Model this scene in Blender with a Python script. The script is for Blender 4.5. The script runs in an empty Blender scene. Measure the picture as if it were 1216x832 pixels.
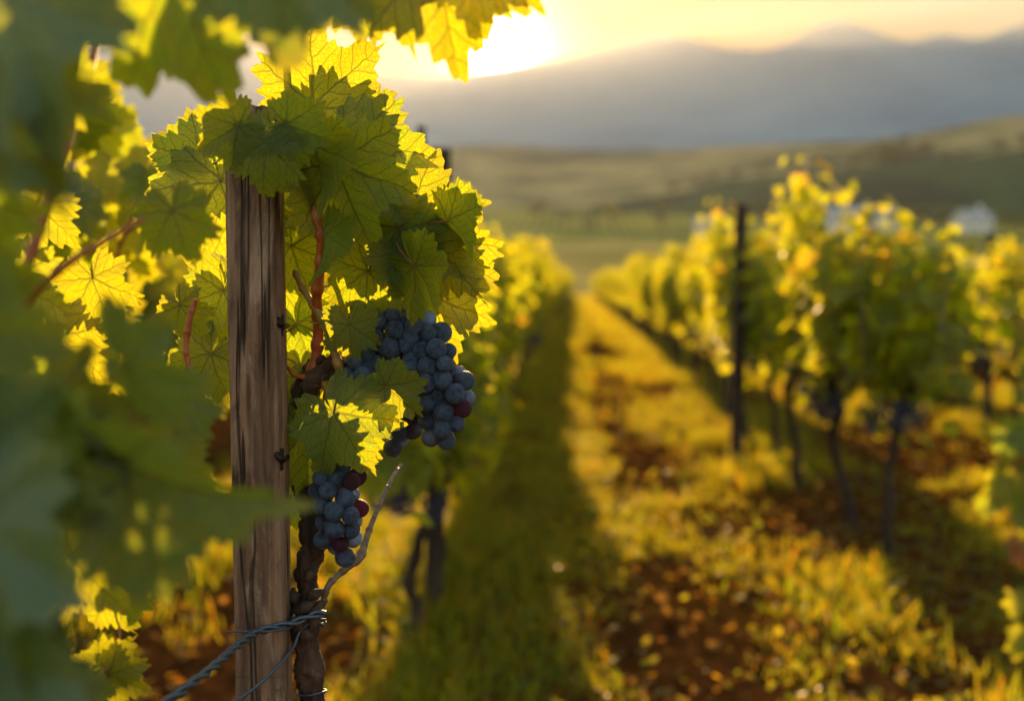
import bpy, math, random
import numpy as np
from mathutils import Vector, Matrix

# ------------------------------------------------------------------ camera
SC = bpy.context.scene
COL = SC.collection
R = math.radians
F = 1400.0                      # focal length in photo pixels (photo is 1216 wide)
CH = 1.25                       # camera height
HAZE = 0.00007                  # density of the air
CAM = Vector((0.0, 0.0, CH))
YAW = math.atan(80.0 / F)       # looking slightly left of the rows
PITCH = math.atan(81.0 / F)     # and slightly down
cam_d = bpy.data.cameras.new('camera')
cam = bpy.data.objects.new('camera', cam_d); COL.objects.link(cam)
cam.location = CAM
cam.rotation_euler = (R(90) - PITCH, 0, YAW)
cam_d.sensor_width = 36.0
cam_d.lens = F / 1216 * 36
cam_d.clip_start = 0.02; cam_d.clip_end = 20000
cam_d.dof.use_dof = True
cam_d.dof.focus_distance = 1.13
cam_d.dof.aperture_fstop = 3.0
cam_d.dof.aperture_blades = 0
SC.camera = cam
MW = cam.rotation_euler.to_matrix()
RT, UP, BK = MW @ Vector((1, 0, 0)), MW @ Vector((0, 1, 0)), MW @ Vector((0, 0, 1))

def P(px, py, d):
    """point seen at a photo pixel, d metres in front of the camera"""
    return CAM + RT * ((px - 608) / F * d) + UP * ((416 - py) / F * d) - BK * d

# ------------------------------------------------------------------ light
SUN = (P(594, 62, 1.0) - CAM).normalized()
SUN_EL = math.asin(SUN.z); SUN_AZ = math.atan2(SUN.x, SUN.y)
sun_d = bpy.data.lights.new('sun', 'SUN'); sun_d.energy = 5.0; sun_d.angle = R(0.5)
sun_d.color = (1.0, 0.61, 0.25)
sun = bpy.data.objects.new('sun', sun_d); COL.objects.link(sun)
sun.rotation_euler = SUN.to_track_quat('Z', 'Y').to_euler()

W = bpy.data.worlds.new("World"); SC.world = W; W.use_nodes = True
wt = W.node_tree; wt.nodes.clear()
def wn(t, **k):
    n = wt.nodes.new(t)
    for a, b in k.items(): setattr(n, a, b)
    return n
sky = wn('ShaderNodeTexSky', sky_type='NISHITA', sun_disc=False, sun_elevation=SUN_EL, sun_rotation=SUN_AZ,
         air_density=1.8, dust_density=0.25, ozone_density=1.6)
SKY_STRENGTH = 0.05
def wmath(op, a, b=None):
    n = wn('ShaderNodeMath', operation=op)
    for i, v in enumerate((a, b)):
        if v is None: continue
        if isinstance(v, (int, float)): n.inputs[i].default_value = v
        else: wt.links.new(v, n.inputs[i])
    return n.outputs[0]
tc = wn('ShaderNodeTexCoord')
nrm = wn('ShaderNodeVectorMath', operation='NORMALIZE'); wt.links.new(tc.outputs['Generated'], nrm.inputs[0])
dot = wn('ShaderNodeVectorMath', operation='DOT_PRODUCT'); wt.links.new(nrm.outputs[0], dot.inputs[0]); dot.inputs[1].default_value = SUN
dv = wmath('MAXIMUM', dot.outputs['Value'], 0.0)
def glow(power, col, amt):
    g = wmath('MULTIPLY', wmath('POWER', dv, power), amt)
    v = wn('ShaderNodeVectorMath', operation='SCALE'); v.inputs[0].default_value = col
    wt.links.new(g, v.inputs['Scale']); return v.outputs[0]
def vadd(a, b):
    v = wn('ShaderNodeVectorMath', operation='ADD'); wt.links.new(a, v.inputs[0]); wt.links.new(b, v.inputs[1]); return v.outputs[0]
# sunset bands: the sky close to the horizon on the sun's side is cream and orange
sep = wn('ShaderNodeSeparateXYZ'); wt.links.new(nrm.outputs[0], sep.inputs[0])
low = wmath('POWER', wmath('SUBTRACT', 1.0, wmath('ABSOLUTE', sep.outputs['Z'])), 6.0)
band = wn('ShaderNodeVectorMath', operation='SCALE'); band.inputs[0].default_value = (1.0, .45, .1)
wt.links.new(wmath('MULTIPLY', low, wmath('POWER', dv, 3.0)), band.inputs['Scale'])
# thin streaks of cloud low over the mountains
cm = wn('ShaderNodeMapping'); cm.inputs['Scale'].default_value = (3.2, 3.2, 17.0); wt.links.new(nrm.outputs[0], cm.inputs['Vector'])
cn = wn('ShaderNodeTexNoise'); cn.inputs['Scale'].default_value = 1.6; cn.inputs['Detail'].default_value = 4; wt.links.new(cm.outputs[0], cn.inputs['Vector'])
cr = wn('ShaderNodeMapRange'); cr.inputs['From Min'].default_value = 0.50; cr.inputs['From Max'].default_value = 0.72
cr.inputs['To Min'].default_value = 0.0; cr.inputs['To Max'].default_value = 0.75; wt.links.new(cn.outputs['Fac'], cr.inputs['Value'])
# the hazy sunset side is dimmer than a clear sky's, a pale blue fill is added opposite the sun to lighten shaded sides
tn = wn('ShaderNodeMix', data_type='RGBA'); wt.links.new(wmath('POWER', dv, 4.0), tn.inputs['Factor'])
tn.inputs['A'].default_value = (1, 1, 1, 1); tn.inputs['B'].default_value = (.20, .092, .028, 1)
sm = wn('ShaderNodeVectorMath', operation='MULTIPLY'); wt.links.new(sky.outputs[0], sm.inputs[0]); wt.links.new(tn.outputs['Result'], sm.inputs[1])
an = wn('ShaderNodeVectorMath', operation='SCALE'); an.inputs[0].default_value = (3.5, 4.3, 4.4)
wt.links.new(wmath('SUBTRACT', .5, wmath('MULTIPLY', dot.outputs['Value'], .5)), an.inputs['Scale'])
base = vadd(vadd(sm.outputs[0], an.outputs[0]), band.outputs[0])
cmix = wn('ShaderNodeMix', data_type='RGBA'); wt.links.new(cr.outputs[0], cmix.inputs['Factor'])
wt.links.new(base, cmix.inputs['A']); cmix.inputs['B'].default_value = (3.0, 2.2, 1.9, 1)
allc = vadd(vadd(cmix.outputs['Result'], glow(60, (1, .46, .12), 2.6)), vadd(glow(1100, (1, .70, .32), 30.0), glow(9000, (1, .9, .7), 500.0)))
bg = wn('ShaderNodeBackground'); bg.inputs['Strength'].default_value = SKY_STRENGTH
wt.links.new(allc, bg.inputs['Color'])
wo = wn('ShaderNodeOutputWorld'); wt.links.new(bg.outputs[0], wo.inputs['Surface'])

SC.view_settings.view_transform = 'Standard'; SC.view_settings.look = 'None'
SC.view_settings.gamma = 1; SC.view_settings.use_curve_mapping = False
SC.view_settings.exposure = 1.58
SC.render.engine = 'CYCLES'
cy = SC.cycles
cy.use_denoising = True
try: cy.denoiser = 'OPENIMAGEDENOISE'
except Exception: pass
cy.max_bounces = 8; cy.diffuse_bounces = 3; cy.glossy_bounces = 2; cy.transmission_bounces = 6
cy.volume_bounces = 0; cy.transparent_max_bounces = 4
cy.caustics_reflective = False; cy.caustics_refractive = False
cy.sample_clamp_indirect = 6.0

# ------------------------------------------------------------------ helpers
rng = np.random.default_rng(7)
random.seed(7)
def tag(o, label=None, cat=None, group=None, kind=None):
    for k, v in (('label', label), ('category', cat), ('group', group), ('kind', kind)):
        if v: o[k] = v
    return o
def empty(name, loc):
    o = bpy.data.objects.new(name, None); o.empty_display_size = 0.1; COL.objects.link(o); o.location = loc; return o

class MB:
    """collects vertices, faces (any size), uv per vertex and material slots for one mesh"""
    def __init__(s): s.v = []; s.f = []; s.uv = []; s.n = 0; s.mi = []
    def add(s, v, f, uv=None, mi=0):
        v = np.asarray(v, float); f = np.asarray(f, int)
        s.v.append(v); s.f.append(f + s.n); s.n += len(v)
        s.uv.append(np.zeros((len(v), 2)) if uv is None else np.asarray(uv, float))
        s.mi.append(np.full(len(f), mi))
    def mesh(s, name, mats, smooth=True):
        me = bpy.data.meshes.new(name)
        V = np.concatenate(s.v); UV = np.concatenate(s.uv)
        loops = np.concatenate([f.ravel() for f in s.f])
        sizes = np.concatenate([np.full(len(f), f.shape[1]) for f in s.f])
        starts = np.concatenate([[0], np.cumsum(sizes)[:-1]])
        me.vertices.add(len(V)); me.vertices.foreach_set('co', V.ravel().astype(np.float32))
        me.loops.add(len(loops)); me.loops.foreach_set('vertex_index', loops.astype(np.int32))
        me.polygons.add(len(sizes)); me.polygons.foreach_set('loop_start', starts.astype(np.int32))
        me.polygons.foreach_set('material_index', np.concatenate(s.mi).astype(np.int32))
        me.polygons.foreach_set('use_smooth', np.full(len(sizes), smooth))
        me.update(calc_edges=True)
        ul = me.uv_layers.new(name='UVMap'); ul.data.foreach_set('uv', UV[loops].ravel().astype(np.float32))
        for m in (mats if isinstance(mats, (list, tuple)) else [mats]): me.materials.append(m)
        me.validate()
        return me
    def obj(s, name, mats, parent=None, loc=None, smooth=True):
        o = bpy.data.objects.new(name, s.mesh(name, mats, smooth)); COL.objects.link(o)
        if loc is not None: o.location = loc
        if parent: attach(o, parent)
        return o
def attach(o, parent):
    """parent o, given in world coordinates, under an unrotated parent"""
    off = Vector((0, 0, 0)); p = parent
    while p: off += p.location; p = p.parent
    o.parent = parent; o.location = o.location - off
    return o

def _h(i, j, s):
    x = np.sin(i * 127.1 + j * 311.7 + s * 74.7) * 43758.5453
    return x - np.floor(x)
def vnoise(x, y, s=0):
    x = np.asarray(x, float); y = np.asarray(y, float)
    i, j = np.floor(x), np.floor(y); u, v = x - i, y - j
    u = u * u * (3 - 2 * u); v = v * v * (3 - 2 * v)
    a, b, c, d = _h(i, j, s), _h(i + 1, j, s), _h(i, j + 1, s), _h(i + 1, j + 1, s)
    return (a * (1 - u) + b * u) * (1 - v) + (c * (1 - u) + d * u) * v
def fbm(x, y, oc=4, s=0):
    t = 0; a = .5
    for k in range(oc):
        t = t + a * (vnoise(np.asarray(x) * 2 ** k, np.asarray(y) * 2 ** k, s + k) - .5); a *= .5
    return t
def catmull(pts, n):
    pts = [np.array(p, float) for p in pts]
    if len(pts) == 2: pts = [pts[0], (pts[0] + pts[1]) / 2, pts[1]]
    q = [2 * pts[0] - pts[1]] + pts + [2 * pts[-1] - pts[-2]]
    out = []; m = len(pts) - 1
    for k in range(n):
        t = k / (n - 1) * m; i = min(int(t), m - 1); u = t - i
        p0, p1, p2, p3 = q[i:i + 4]
        out.append(.5 * ((2 * p1) + (-p0 + p2) * u + (2 * p0 - 5 * p1 + 4 * p2 - p3) * u * u + (-p0 + 3 * p1 - 3 * p2 + p3) * u ** 3))
    return np.array(out)
def tube(mb, pts, rad, n=24, seg=8, rough=0.0, rs=0, twist=0.0, mi=0, freq=3.0, square=0.0):
    C = catmull(pts, n); rr = np.interp(np.linspace(0, 1, n), np.linspace(0, 1, len(rad)), rad)
    T = np.gradient(C, axis=0); T /= np.linalg.norm(T, axis=1)[:, None] + 1e-12
    a = np.array([0, 0, 1.0]) if abs(T[0][2]) < .9 else np.array([1.0, 0, 0])
    N = np.cross(T[0], a); N /= np.linalg.norm(N)
    L = np.concatenate([[0], np.cumsum(np.linalg.norm(np.diff(C, axis=0), axis=1))])
    V = []; UV = []
    ang = np.arange(seg) / seg * 2 * math.pi
    for k in range(n):
        N = N - T[k] * N.dot(T[k]); N /= np.linalg.norm(N) + 1e-12
        B = np.cross(T[k], N)
        an = ang + twist * L[k]
        r = rr[k] * np.ones(seg)
        if rough:
            r = r * (1 + rough * 2.2 * fbm(np.cos(ang) * freq + 9, np.sin(ang) * freq + L[k] / max(rr[k], 1e-4) * .33 + rs, 4, rs)
                     + rough * .8 * (vnoise(ang * 0 + L[k] / max(rr.mean(), 1e-4) * .45, ang * 0, rs + 5) - .5))
        V.append(C[k] + np.outer(np.cos(an) * r, N) + np.outer(np.sin(an) * r, B))
        UV.append(np.stack([ang / (2 * math.pi), np.full(seg, L[k])], 1))
    V = np.concatenate(V); UV = np.concatenate(UV)
    i = np.arange(seg); j = (i + 1) % seg
    Fc = np.concatenate([np.stack([k * seg + i, k * seg + j, (k + 1) * seg + j, (k + 1) * seg + i], 1) for k in range(n - 1)])
    mb.add(V, Fc, UV, mi)
    mb.add(np.vstack([V[:seg], C[:1]]), np.stack([j, i, np.full(seg, seg)], 1), None, mi)
    mb.add(np.vstack([V[-seg:], C[-1:]]), np.stack([i, j, np.full(seg, seg)], 1), None, mi)

# ------------------------------------------------------------------ materials
class NT:
    def __init__(s, name):
        s.m = bpy.data.materials.new(name); s.m.use_nodes = True; s.t = s.m.node_tree; s.t.nodes.clear()
        s.out = s.n('ShaderNodeOutputMaterial')
    def n(s, t, **k):
        x = s.t.nodes.new(t)
        for a, b in k.items(): setattr(x, a, b)
        return x
    def put(s, sock, v):
        if v is None: return
        if hasattr(v, 'is_output'): s.t.links.new(v, sock)
        else:
            if isinstance(v, (tuple, list)) and len(v) == 3 and sock.type == 'RGBA': v = (*v, 1)
            sock.default_value = v
    def m_(s, op, a, b=None, c=None):
        x = s.n('ShaderNodeMath', operation=op)
        for i, v in enumerate((a, b, c)): s.put(x.inputs[i], v)
        return x.outputs[0]
    def mix(s, f, a, b, mode='MIX'):
        x = s.n('ShaderNodeMix', data_type='RGBA', blend_type=mode)
        s.put(x.inputs['Factor'], f); s.put(x.inputs['A'], a); s.put(x.inputs['B'], b); return x.outputs['Result']
    def ramp(s, f, stops):
        x = s.n('ShaderNodeValToRGB'); e = x.color_ramp.elements
        while len(e) < len(stops): e.new(.5)
        for k, (p, c) in enumerate(stops): e[k].position = p; e[k].color = (*c, 1)
        s.put(x.inputs[0], f); return x.outputs[0]
    def rng(s, v, a, b, c=0., d=1.):
        x = s.n('ShaderNodeMapRange'); s.put(x.inputs['Value'], v)
        for k, q in zip(('From Min', 'From Max', 'To Min', 'To Max'), (a, b, c, d)): x.inputs[k].default_value = q
        return x.outputs[0]
    def coord(s, kind='Object', scale=(1, 1, 1)):
        x = s.n('ShaderNodeTexCoord'); mp = s.n('ShaderNodeMapping'); mp.inputs['Scale'].default_value = scale
        s.t.links.new(x.outputs[kind], mp.inputs['Vector']); return mp.outputs[0]
    def noise(s, vec, scale, detail=4, rough=.55, dist=0):
        x = s.n('ShaderNodeTexNoise'); s.put(x.inputs['Vector'], vec); x.inputs['Scale'].default_value = scale
        x.inputs['Detail'].default_value = detail; x.inputs['Roughness'].default_value = rough; x.inputs['Distortion'].default_value = dist
        return x.outputs['Fac']
    def bump(s, h, dist, strength=1.0):
        x = s.n('ShaderNodeBump'); x.inputs['Distance'].default_value = dist; x.inputs['Strength'].default_value = strength
        s.put(x.inputs['Height'], h); return x.outputs[0]
    def bsdf(s, col, rough=.7, bump=None, **k):
        x = s.n('ShaderNodeBsdfPrincipled'); s.put(x.inputs['Base Color'], col); s.put(x.inputs['Roughness'], rough)
        if bump is not None: s.put(x.inputs['Normal'], bump)
        for a, b in k.items(): s.put(x.inputs[a.replace('_', ' ')], b)
        return x.outputs[0]
    def matte(s, col, bump=None):
        x = s.n('ShaderNodeBsdfDiffuse'); s.put(x.inputs['Color'], col); x.inputs['Roughness'].default_value = .6
        if bump is not None: s.put(x.inputs['Normal'], bump)
        return x.outputs[0]
    def done(s, sh): s.t.links.new(sh, s.out.inputs['Surface']); return s.m

def leaf_material(name, veins=True, diff=(.032, .105, .014), diff2=(.065, .135, .012), tr=(.68, .70, .008), tr2=(.44, .66, .015), per='object', gloss=.42, tmix=.58, spec=.4):
    g = NT(name)
    uv = g.n('ShaderNodeTexCoord').outputs['UV']
    if per == 'object': rnd = g.n('ShaderNodeObjectInfo').outputs['Random']
    else: rnd = g.n('ShaderNodeNewGeometry').outputs['Random Per Island']
    back = g.n('ShaderNodeNewGeometry').outputs['Backfacing']
    cd = g.mix(rnd, diff, diff2); ct = g.mix(rnd, tr, tr2)
    height = None
    if veins:
        ns = g.n('ShaderNodeTexNoise'); ns.inputs['Scale'].default_value = 5; ns.inputs['Detail'].default_value = 2
        g.t.links.new(uv, ns.inputs['Vector'])
        sub = g.n('ShaderNodeVectorMath', operation='SUBTRACT'); g.t.links.new(ns.outputs['Color'], sub.inputs[0]); sub.inputs[1].default_value = (.5, .5, .5)
        sc = g.n('ShaderNodeVectorMath', operation='SCALE'); g.t.links.new(sub.outputs[0], sc.inputs[0]); sc.inputs['Scale'].default_value = .10
        ad = g.n('ShaderNodeVectorMath', operation='ADD'); g.t.links.new(uv, ad.inputs[0]); g.t.links.new(sc.outputs[0], ad.inputs[1])
        sx = g.n('ShaderNodeSeparateXYZ'); g.t.links.new(ad.outputs[0], sx.inputs[0])
        x, y = sx.outputs[0], sx.outputs[1]
        r = g.m_('SQRT', g.m_('ADD', g.m_('MULTIPLY', x, x), g.m_('MULTIPLY', y, y)))
        th = g.m_('ABSOLUTE', g.m_('ARCTAN2', x, y))                # 0 at the tip
        p = R(50)
        fo = g.m_('SUBTRACT', g.m_('MODULO', g.m_('ADD', th, p / 2), p), p / 2)
        al = g.m_('MULTIPLY', r, g.m_('COSINE', fo)); sn = g.m_('MULTIPLY', r, g.m_('SINE', fo)); ac = g.m_('ABSOLUTE', sn)
        wmain = g.m_('MAXIMUM', g.m_('SUBTRACT', .019, g.m_('MULTIPLY', al, .015)), .004)
        main = g.rng(g.m_('DIVIDE', ac, wmain), .55, 1.25, 1, 0)
        side = g.m_('MULTIPLY', g.m_('SIGN', sn), .27)
        fr = g.m_('FRACT', g.m_('ADD', g.m_('SUBTRACT', g.m_('MULTIPLY', al, 5.4), g.m_('MULTIPLY', ac, 5.6)), side))
        sd = g.m_('ABSOLUTE', g.m_('SUBTRACT', fr, .5))
        sec = g.rng(sd, .025, .075, .75, 0)
        vo = g.n('ShaderNodeTexVoronoi', feature='DISTANCE_TO_EDGE'); g.put(vo.inputs['Vector'], ad.outputs[0]); vo.inputs['Scale'].default_value = 20
        ter = g.rng(vo.outputs['Distance'], .02, .09, .38, 0)
        vein = g.m_('MAXIMUM', main, g.m_('MAXIMUM', sec, ter)); big = g.m_('MAXIMUM', main, sec)
        nz = g.noise(uv, 7, 4); nf = g.noise(uv, 40, 3)
        cd = g.mix(g.rng(nz, .35, .7, 0, .6), cd, (.11, .15, .03))
        cd = g.mix(g.m_('MULTIPLY', big, .55), cd, (.22, .27, .09))
        ct = g.mix(g.rng(nz, .4, .75, 0, .55), ct, (.88, .60, .012))
        ct = g.mix(g.m_('MULTIPLY', vein, .82), ct, (.16, .17, .015))
        sv = g.n('ShaderNodeTexVoronoi'); g.put(sv.inputs['Vector'], ad.outputs[0]); sv.inputs['Scale'].default_value = 6
        spot = g.m_('MULTIPLY', g.rng(sv.outputs['Distance'], .05, .13, 1, 0), g.rng(g.noise(uv, 2.3, 2), .50, .58))
        spot = g.m_('MULTIPLY', spot, g.rng(rnd, .35, .6)); 
        cd = g.mix(g.m_('MULTIPLY', spot, .8), cd, (.12, .05, .02)); ct = g.mix(g.m_('MULTIPLY', spot, .85), ct, (.22, .07, .01))
        edge = g.rng(r, .75, 1.05, 0, .35); ct = g.mix(edge, ct, (.9, .6, .02))
        height = g.m_('ADD', g.m_('MULTIPLY', vein, -1.0), g.m_('MULTIPLY', nf, .5))
    else:
        nz = g.noise(uv, 3, 2); cd = g.mix(g.rng(nz, .35, .7, 0, .6), cd, (.12, .15, .03)); ct = g.mix(g.rng(nz, .4, .7, 0, .6), ct, (.92, .60, .012)); ct = g.mix(g.rng(rnd, .84, .96, 0, .6), ct, (.92, .40, .01)); cd = g.mix(g.rng(rnd, .9, .97, 0, .4), cd, (.16, .07, .01))
    cd = g.mix(g.m_('MULTIPLY', back, .5), cd, (.10, .17, .07))
    bp = g.bump(height, .0010, .8) if height is not None else None
    pr = g.bsdf(cd, gloss, bp, Specular_IOR_Level=spec)
    tl = g.n('ShaderNodeBsdfTranslucent'); g.put(tl.inputs['Color'], ct)
    if bp is not None: g.put(tl.inputs['Normal'], bp)
    mx = g.n('ShaderNodeMixShader'); mx.inputs[0].default_value = tmix
    g.t.links.new(pr, mx.inputs[1]); g.t.links.new(tl.outputs[0], mx.inputs[2])
    return g.done(mx.outputs[0])

def bark_material(name, c1=(.022, .012, .008), c2=(.085, .045, .028), c3=(.16, .10, .07), sc=1.0, bd=.004):
    g = NT(name); v = g.coord('Object', (60 * sc, 60 * sc, 9 * sc)); n = g.noise(v, 1, 6, .65, .6)
    n2 = g.noise(g.coord('Object'), 22 * sc, 4)
    c = g.ramp(n, [(.32, c1), (.52, c2), (.72, c3)]); c = g.mix(g.rng(n2, .45, .7, 0, .6), c, c1)
    return g.done(g.bsdf(c, .85, g.bump(n, bd, 1)))
def wood_material():
    g = NT('weathered_wood'); v = g.coord('Object', (90, 90, 3.2)); n = g.noise(v, 1, 7, .62, .4)
    v2 = g.coord('Object', (26, 26, 1.1)); crack = g.noise(v2, 1.4, 3, .5, .3)
    big = g.noise(g.coord('Object', (9, 9, 3)), 2.2, 4)
    c = g.ramp(n, [(.28, (.06, .028, .014)), (.46, (.23, .125, .070)), (.6, (.37, .22, .135)), (.78, (.54, .35, .225))])
    c = g.mix(g.rng(big, .45, .62, 0, .6), c, (.075, .048, .036))
    pat = g.noise(g.coord('Object', (34, 34, 9)), 1.0, 5, .7, 1.2); c = g.mix(g.rng(pat, .52, .66, 0, .7), c, (.50, .36, .25)); c = g.mix(g.rng(pat, .46, .34, 0, .65), c, (.06, .032, .02))
    saw = g.noise(g.coord('Object', (3, 3, 260)), 1.0, 2); c = g.mix(g.m_('MULTIPLY', g.rng(saw, .58, .66), g.rng(big, .5, .62, 0, .5)), c, (.06, .035, .022))
    cm = g.rng(g.m_('ABSOLUTE', g.m_('SUBTRACT', crack, .5)), .0, .022, 1, 0)
    c = g.mix(g.m_('MULTIPLY', cm, .85), c, (.015, .01, .008))
    h = g.m_('SUBTRACT', n, g.m_('MULTIPLY', cm, .9))
    return g.done(g.bsdf(c, .8, g.bump(h, .004, 1)))
def simple(name, c1, c2, scale=20, rough=.7, bd=.001, stretch=(1, 1, 1), **k):
    g = NT(name); n = g.noise(g.coord('Object', stretch), scale, 4)
    return g.done(g.bsdf(g.mix(n, c1, c2), rough, g.bump(n, bd), **k))
def cane_material(name, c1, c2):
    g = NT(name); n = g.noise(g.coord('Object', (160, 160, 40)), 1, 4)
    pr = g.bsdf(g.mix(g.rng(n, .35, .65), c1, c2), .45, g.bump(n, .0006), Subsurface_Weight=.15, Subsurface_Scale=.004)
    return g.done(pr)
def grape_material(name, dark=(.016, .026, .075), bloom=(.20, .31, .50), red=(.45, .03, .05), redamt=.15):
    g = NT(name); rnd = g.n('ShaderNodeObjectInfo').outputs['Random']
    v = g.coord('Object'); 
    off = g.n('ShaderNodeVectorMath', operation='SCALE'); off.inputs[0].default_value = (7, 3, 5); g.t.links.new(rnd, off.inputs['Scale'])
    ad = g.n('ShaderNodeVectorMath', operation='ADD'); g.put(ad.inputs[0], v); g.t.links.new(off.outputs[0], ad.inputs[1])
    n = g.noise(ad.outputs[0], 1.5, 5, .62, .8); n2 = g.noise(ad.outputs[0], 14, 4, .7)
    d = g.mix(g.rng(rnd, .55, 1, 0, .55), dark, (.05, .015, .045))
    c = g.mix(g.rng(g.m_('ADD', g.m_('MULTIPLY', n, .7), g.m_('MULTIPLY', n2, .3)), .36, .58, .18, .95), d, bloom)
    pr = g.bsdf(c, g.rng(n, .35, .65, .38, .62), g.bump(n2, .01), Specular_IOR_Level=.55, Subsurface_Weight=redamt * .5, Subsurface_Scale=.006, Subsurface_Radius=(1.0, .12, .08))
    tl = g.n('ShaderNodeBsdfTranslucent'); g.put(tl.inputs['Color'], (*red, 1))
    mx = g.n('ShaderNodeMixShader'); mx.inputs[0].default_value = redamt
    g.t.links.new(pr, mx.inputs[1]); g.t.links.new(tl.outputs[0], mx.inputs[2])
    return g.done(mx.outputs[0])

M_LEAF = leaf_material('vine_leaf')
M_FOL = leaf_material('row_foliage', veins=False, per='island', gloss=.45, spec=.25, diff=(.04, .11, .010), diff2=(.10, .15, .010), tr=(.80, .76, .006), tr2=(.50, .72, .012), tmix=.62)
M_GRASS = leaf_material('grass_blade', veins=False, per='island', diff=(.022, .075, .005), diff2=(.06, .09, .006), tr=(.26, .48, .008), tr2=(.72, .50, .008), gloss=.55, spec=.12)
M_WEED = leaf_material('weed_leaf', veins=False, per='island', spec=.15, diff=(.04, .09, .02), diff2=(.06, .12, .02), tr=(.34, .42, .02), tr2=(.5, .45, .03))
M_LITTER = leaf_material('fallen_leaf', veins=False, per='island', spec=0.0, diff=(.13, .045, .012), diff2=(.17, .08, .02), tr=(.45, .13, .02), tr2=(.5, .24, .03), gloss=.9, tmix=.35)
M_RED = leaf_material('autumn_leaf', diff=(.25, .03, .015), diff2=(.22, .04, .012), tr=(.75, .09, .015), tr2=(.7, .12, .015))
M_BARK = bark_material('vine_bark')
M_BARKF = bark_material('row_bark', (.012, .007, .005), (.045, .024, .015), (.09, .055, .038), .6)
M_WOOD = wood_material()
M_WOODD = bark_material('backlit_wood', (.012, .007, .005), (.045, .024, .015), (.09, .052, .034), .5)  # row posts stand backlit: their shade is put into the wood colour
M_CANE = cane_material('cane_red', (.34, .065, .015), (.46, .14, .03))
M_CANEG = cane_material('cane_tan', (.30, .20, .05), (.36, .14, .04))
M_CANED = cane_material('cane_dry', (.22, .15, .11), (.12, .075, .055))
M_PET = cane_material('petiole', (.26, .16, .035), (.30, .09, .03))
M_GRAPE = grape_material('grape_skin')
M_GRAPER = grape_material('grape_red', dark=(.12, .012, .02), bloom=(.12, .07, .12), redamt=.34)
M_WIRE = simple('wire_metal', (.05, .07, .10), (.14, .18, .23), 300, .45, .0004, Metallic=.6)
M_WIREF = simple('trellis_metal', (.16, .16, .16), (.25, .24, .23), 100, .5, .0004, Metallic=.6)
M_IRON = simple('rusty_staple', (.012, .011, .012), (.05, .03, .022), 200, .6, .0006, Metallic=.5)

# ------------------------------------------------------------------ leaf geometry
ENV = np.array([(0, 1.0), (10, .90), (19, .79), (25, .71), (31, .77), (41, .89), (50, .95), (58, .88), (68, .74), (75, .66), (82, .71), (92, .76),
                (101, .80), (110, .73), (121, .60), (132, .62), (143, .64), (153, .56), (163, .40), (171, .24), (177, .10), (180, .03)], float)
def outline(th, seed, teeth=True, depth=1.0):
    """leaf radius at angle th (radians from the tip)"""
    a = np.degrees(np.abs(th)); sg = np.sign(th)
    e = np.interp(a, ENV[:, 0], ENV[:, 1])
    e = np.where(a < 150, .80 * (1 - depth) * (1 - a / 260) + e * depth, e)
    e = e * (1 + .16 * (vnoise(a / 38 + 40 * (sg > 0), a * 0 + seed * 1.7, seed) - .5))
    if not teeth: return e
    fr = a / 50.0 * 4.0 + .5 + .35 * np.sin(a / 17. + seed * 2 + sg)
    f = fr - np.floor(fr); saw = np.where(f < .5, f * 2, (1 - f) * 2) ** .9
    fr2 = fr * 2 + .25; f2 = fr2 - np.floor(fr2); saw2 = np.where(f2 < .5, f2 * 2, (1 - f2) * 2)
    amp = .15 * (.45 + 1.1 * vnoise(a / 9., a * 0 + seed + 5 * (sg > 0), 4)) * np.clip((172 - a) / 25, 0, 1)
    return e * (1 + amp * (saw - .55) + amp * .35 * (saw2 - .5))
def leaf_geo(seed, cup=.15, droop=.15, fold=.12, wave=.06, na=208, rings=(.06, .14, .24, .36, .48, .6, .7, .8, .88, .95, 1.0), depth=1.0, curl=0.0):
    th = np.linspace(-math.pi, math.pi, na + 1) * (1 - 1e-6)
    ro = outline(th, seed, True, depth); rs_ = outline(th, seed, False, depth)
    V = [[0, 0]]
    for t in rings:
        k = t ** 4; r = t * (rs_ * (1 - k) + ro * k)
        V += list(np.stack([np.sin(th) * r, np.cos(th) * r], 1))
    V = np.array(V); n = na + 1
    Fq = []; i = np.arange(na)
    tri = np.stack([np.zeros(na, int), 1 + i, 2 + i], 1)
    for q in range(len(rings) - 1):
        a = 1 + q * n + i; b = a + n
        Fq.append(np.stack([a, b, b + 1, a + 1], 1))
    x, y = V[:, 0], V[:, 1]; r = np.hypot(x, y); t = np.arctan2(x, y)
    at = np.abs(t); p = R(50); fo = np.abs((at + p / 2) % p - p / 2)
    rnd = random.Random(seed)
    z = .085 * r * np.sin(np.clip(fo / (p / 2), 0, 1) * math.pi / 2) * 1.0      # blade bulges between veins
    z += fold * np.abs(x) - cup * r ** 2 - droop * np.where(y > 0, y ** 2, .3 * y ** 2)
    ph = rnd.uniform(0, 6.28)
    z += wave * r ** 2 * np.sin(4 * t + ph) + wave * .7 * r ** 2.5 * np.sin(9 * t + ph * 2)
    z += .035 * fbm(x * 3.3 + seed, y * 3.3, 3, seed) * np.minimum(r * 3, 1) * 2
    if curl:
        z += curl * np.clip(r - .55, 0, 1) ** 2 * (1 + .8 * np.sin(2 * t + ph))
    return np.stack([x, y, z], 1), tri, np.concatenate(Fq), V
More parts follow.
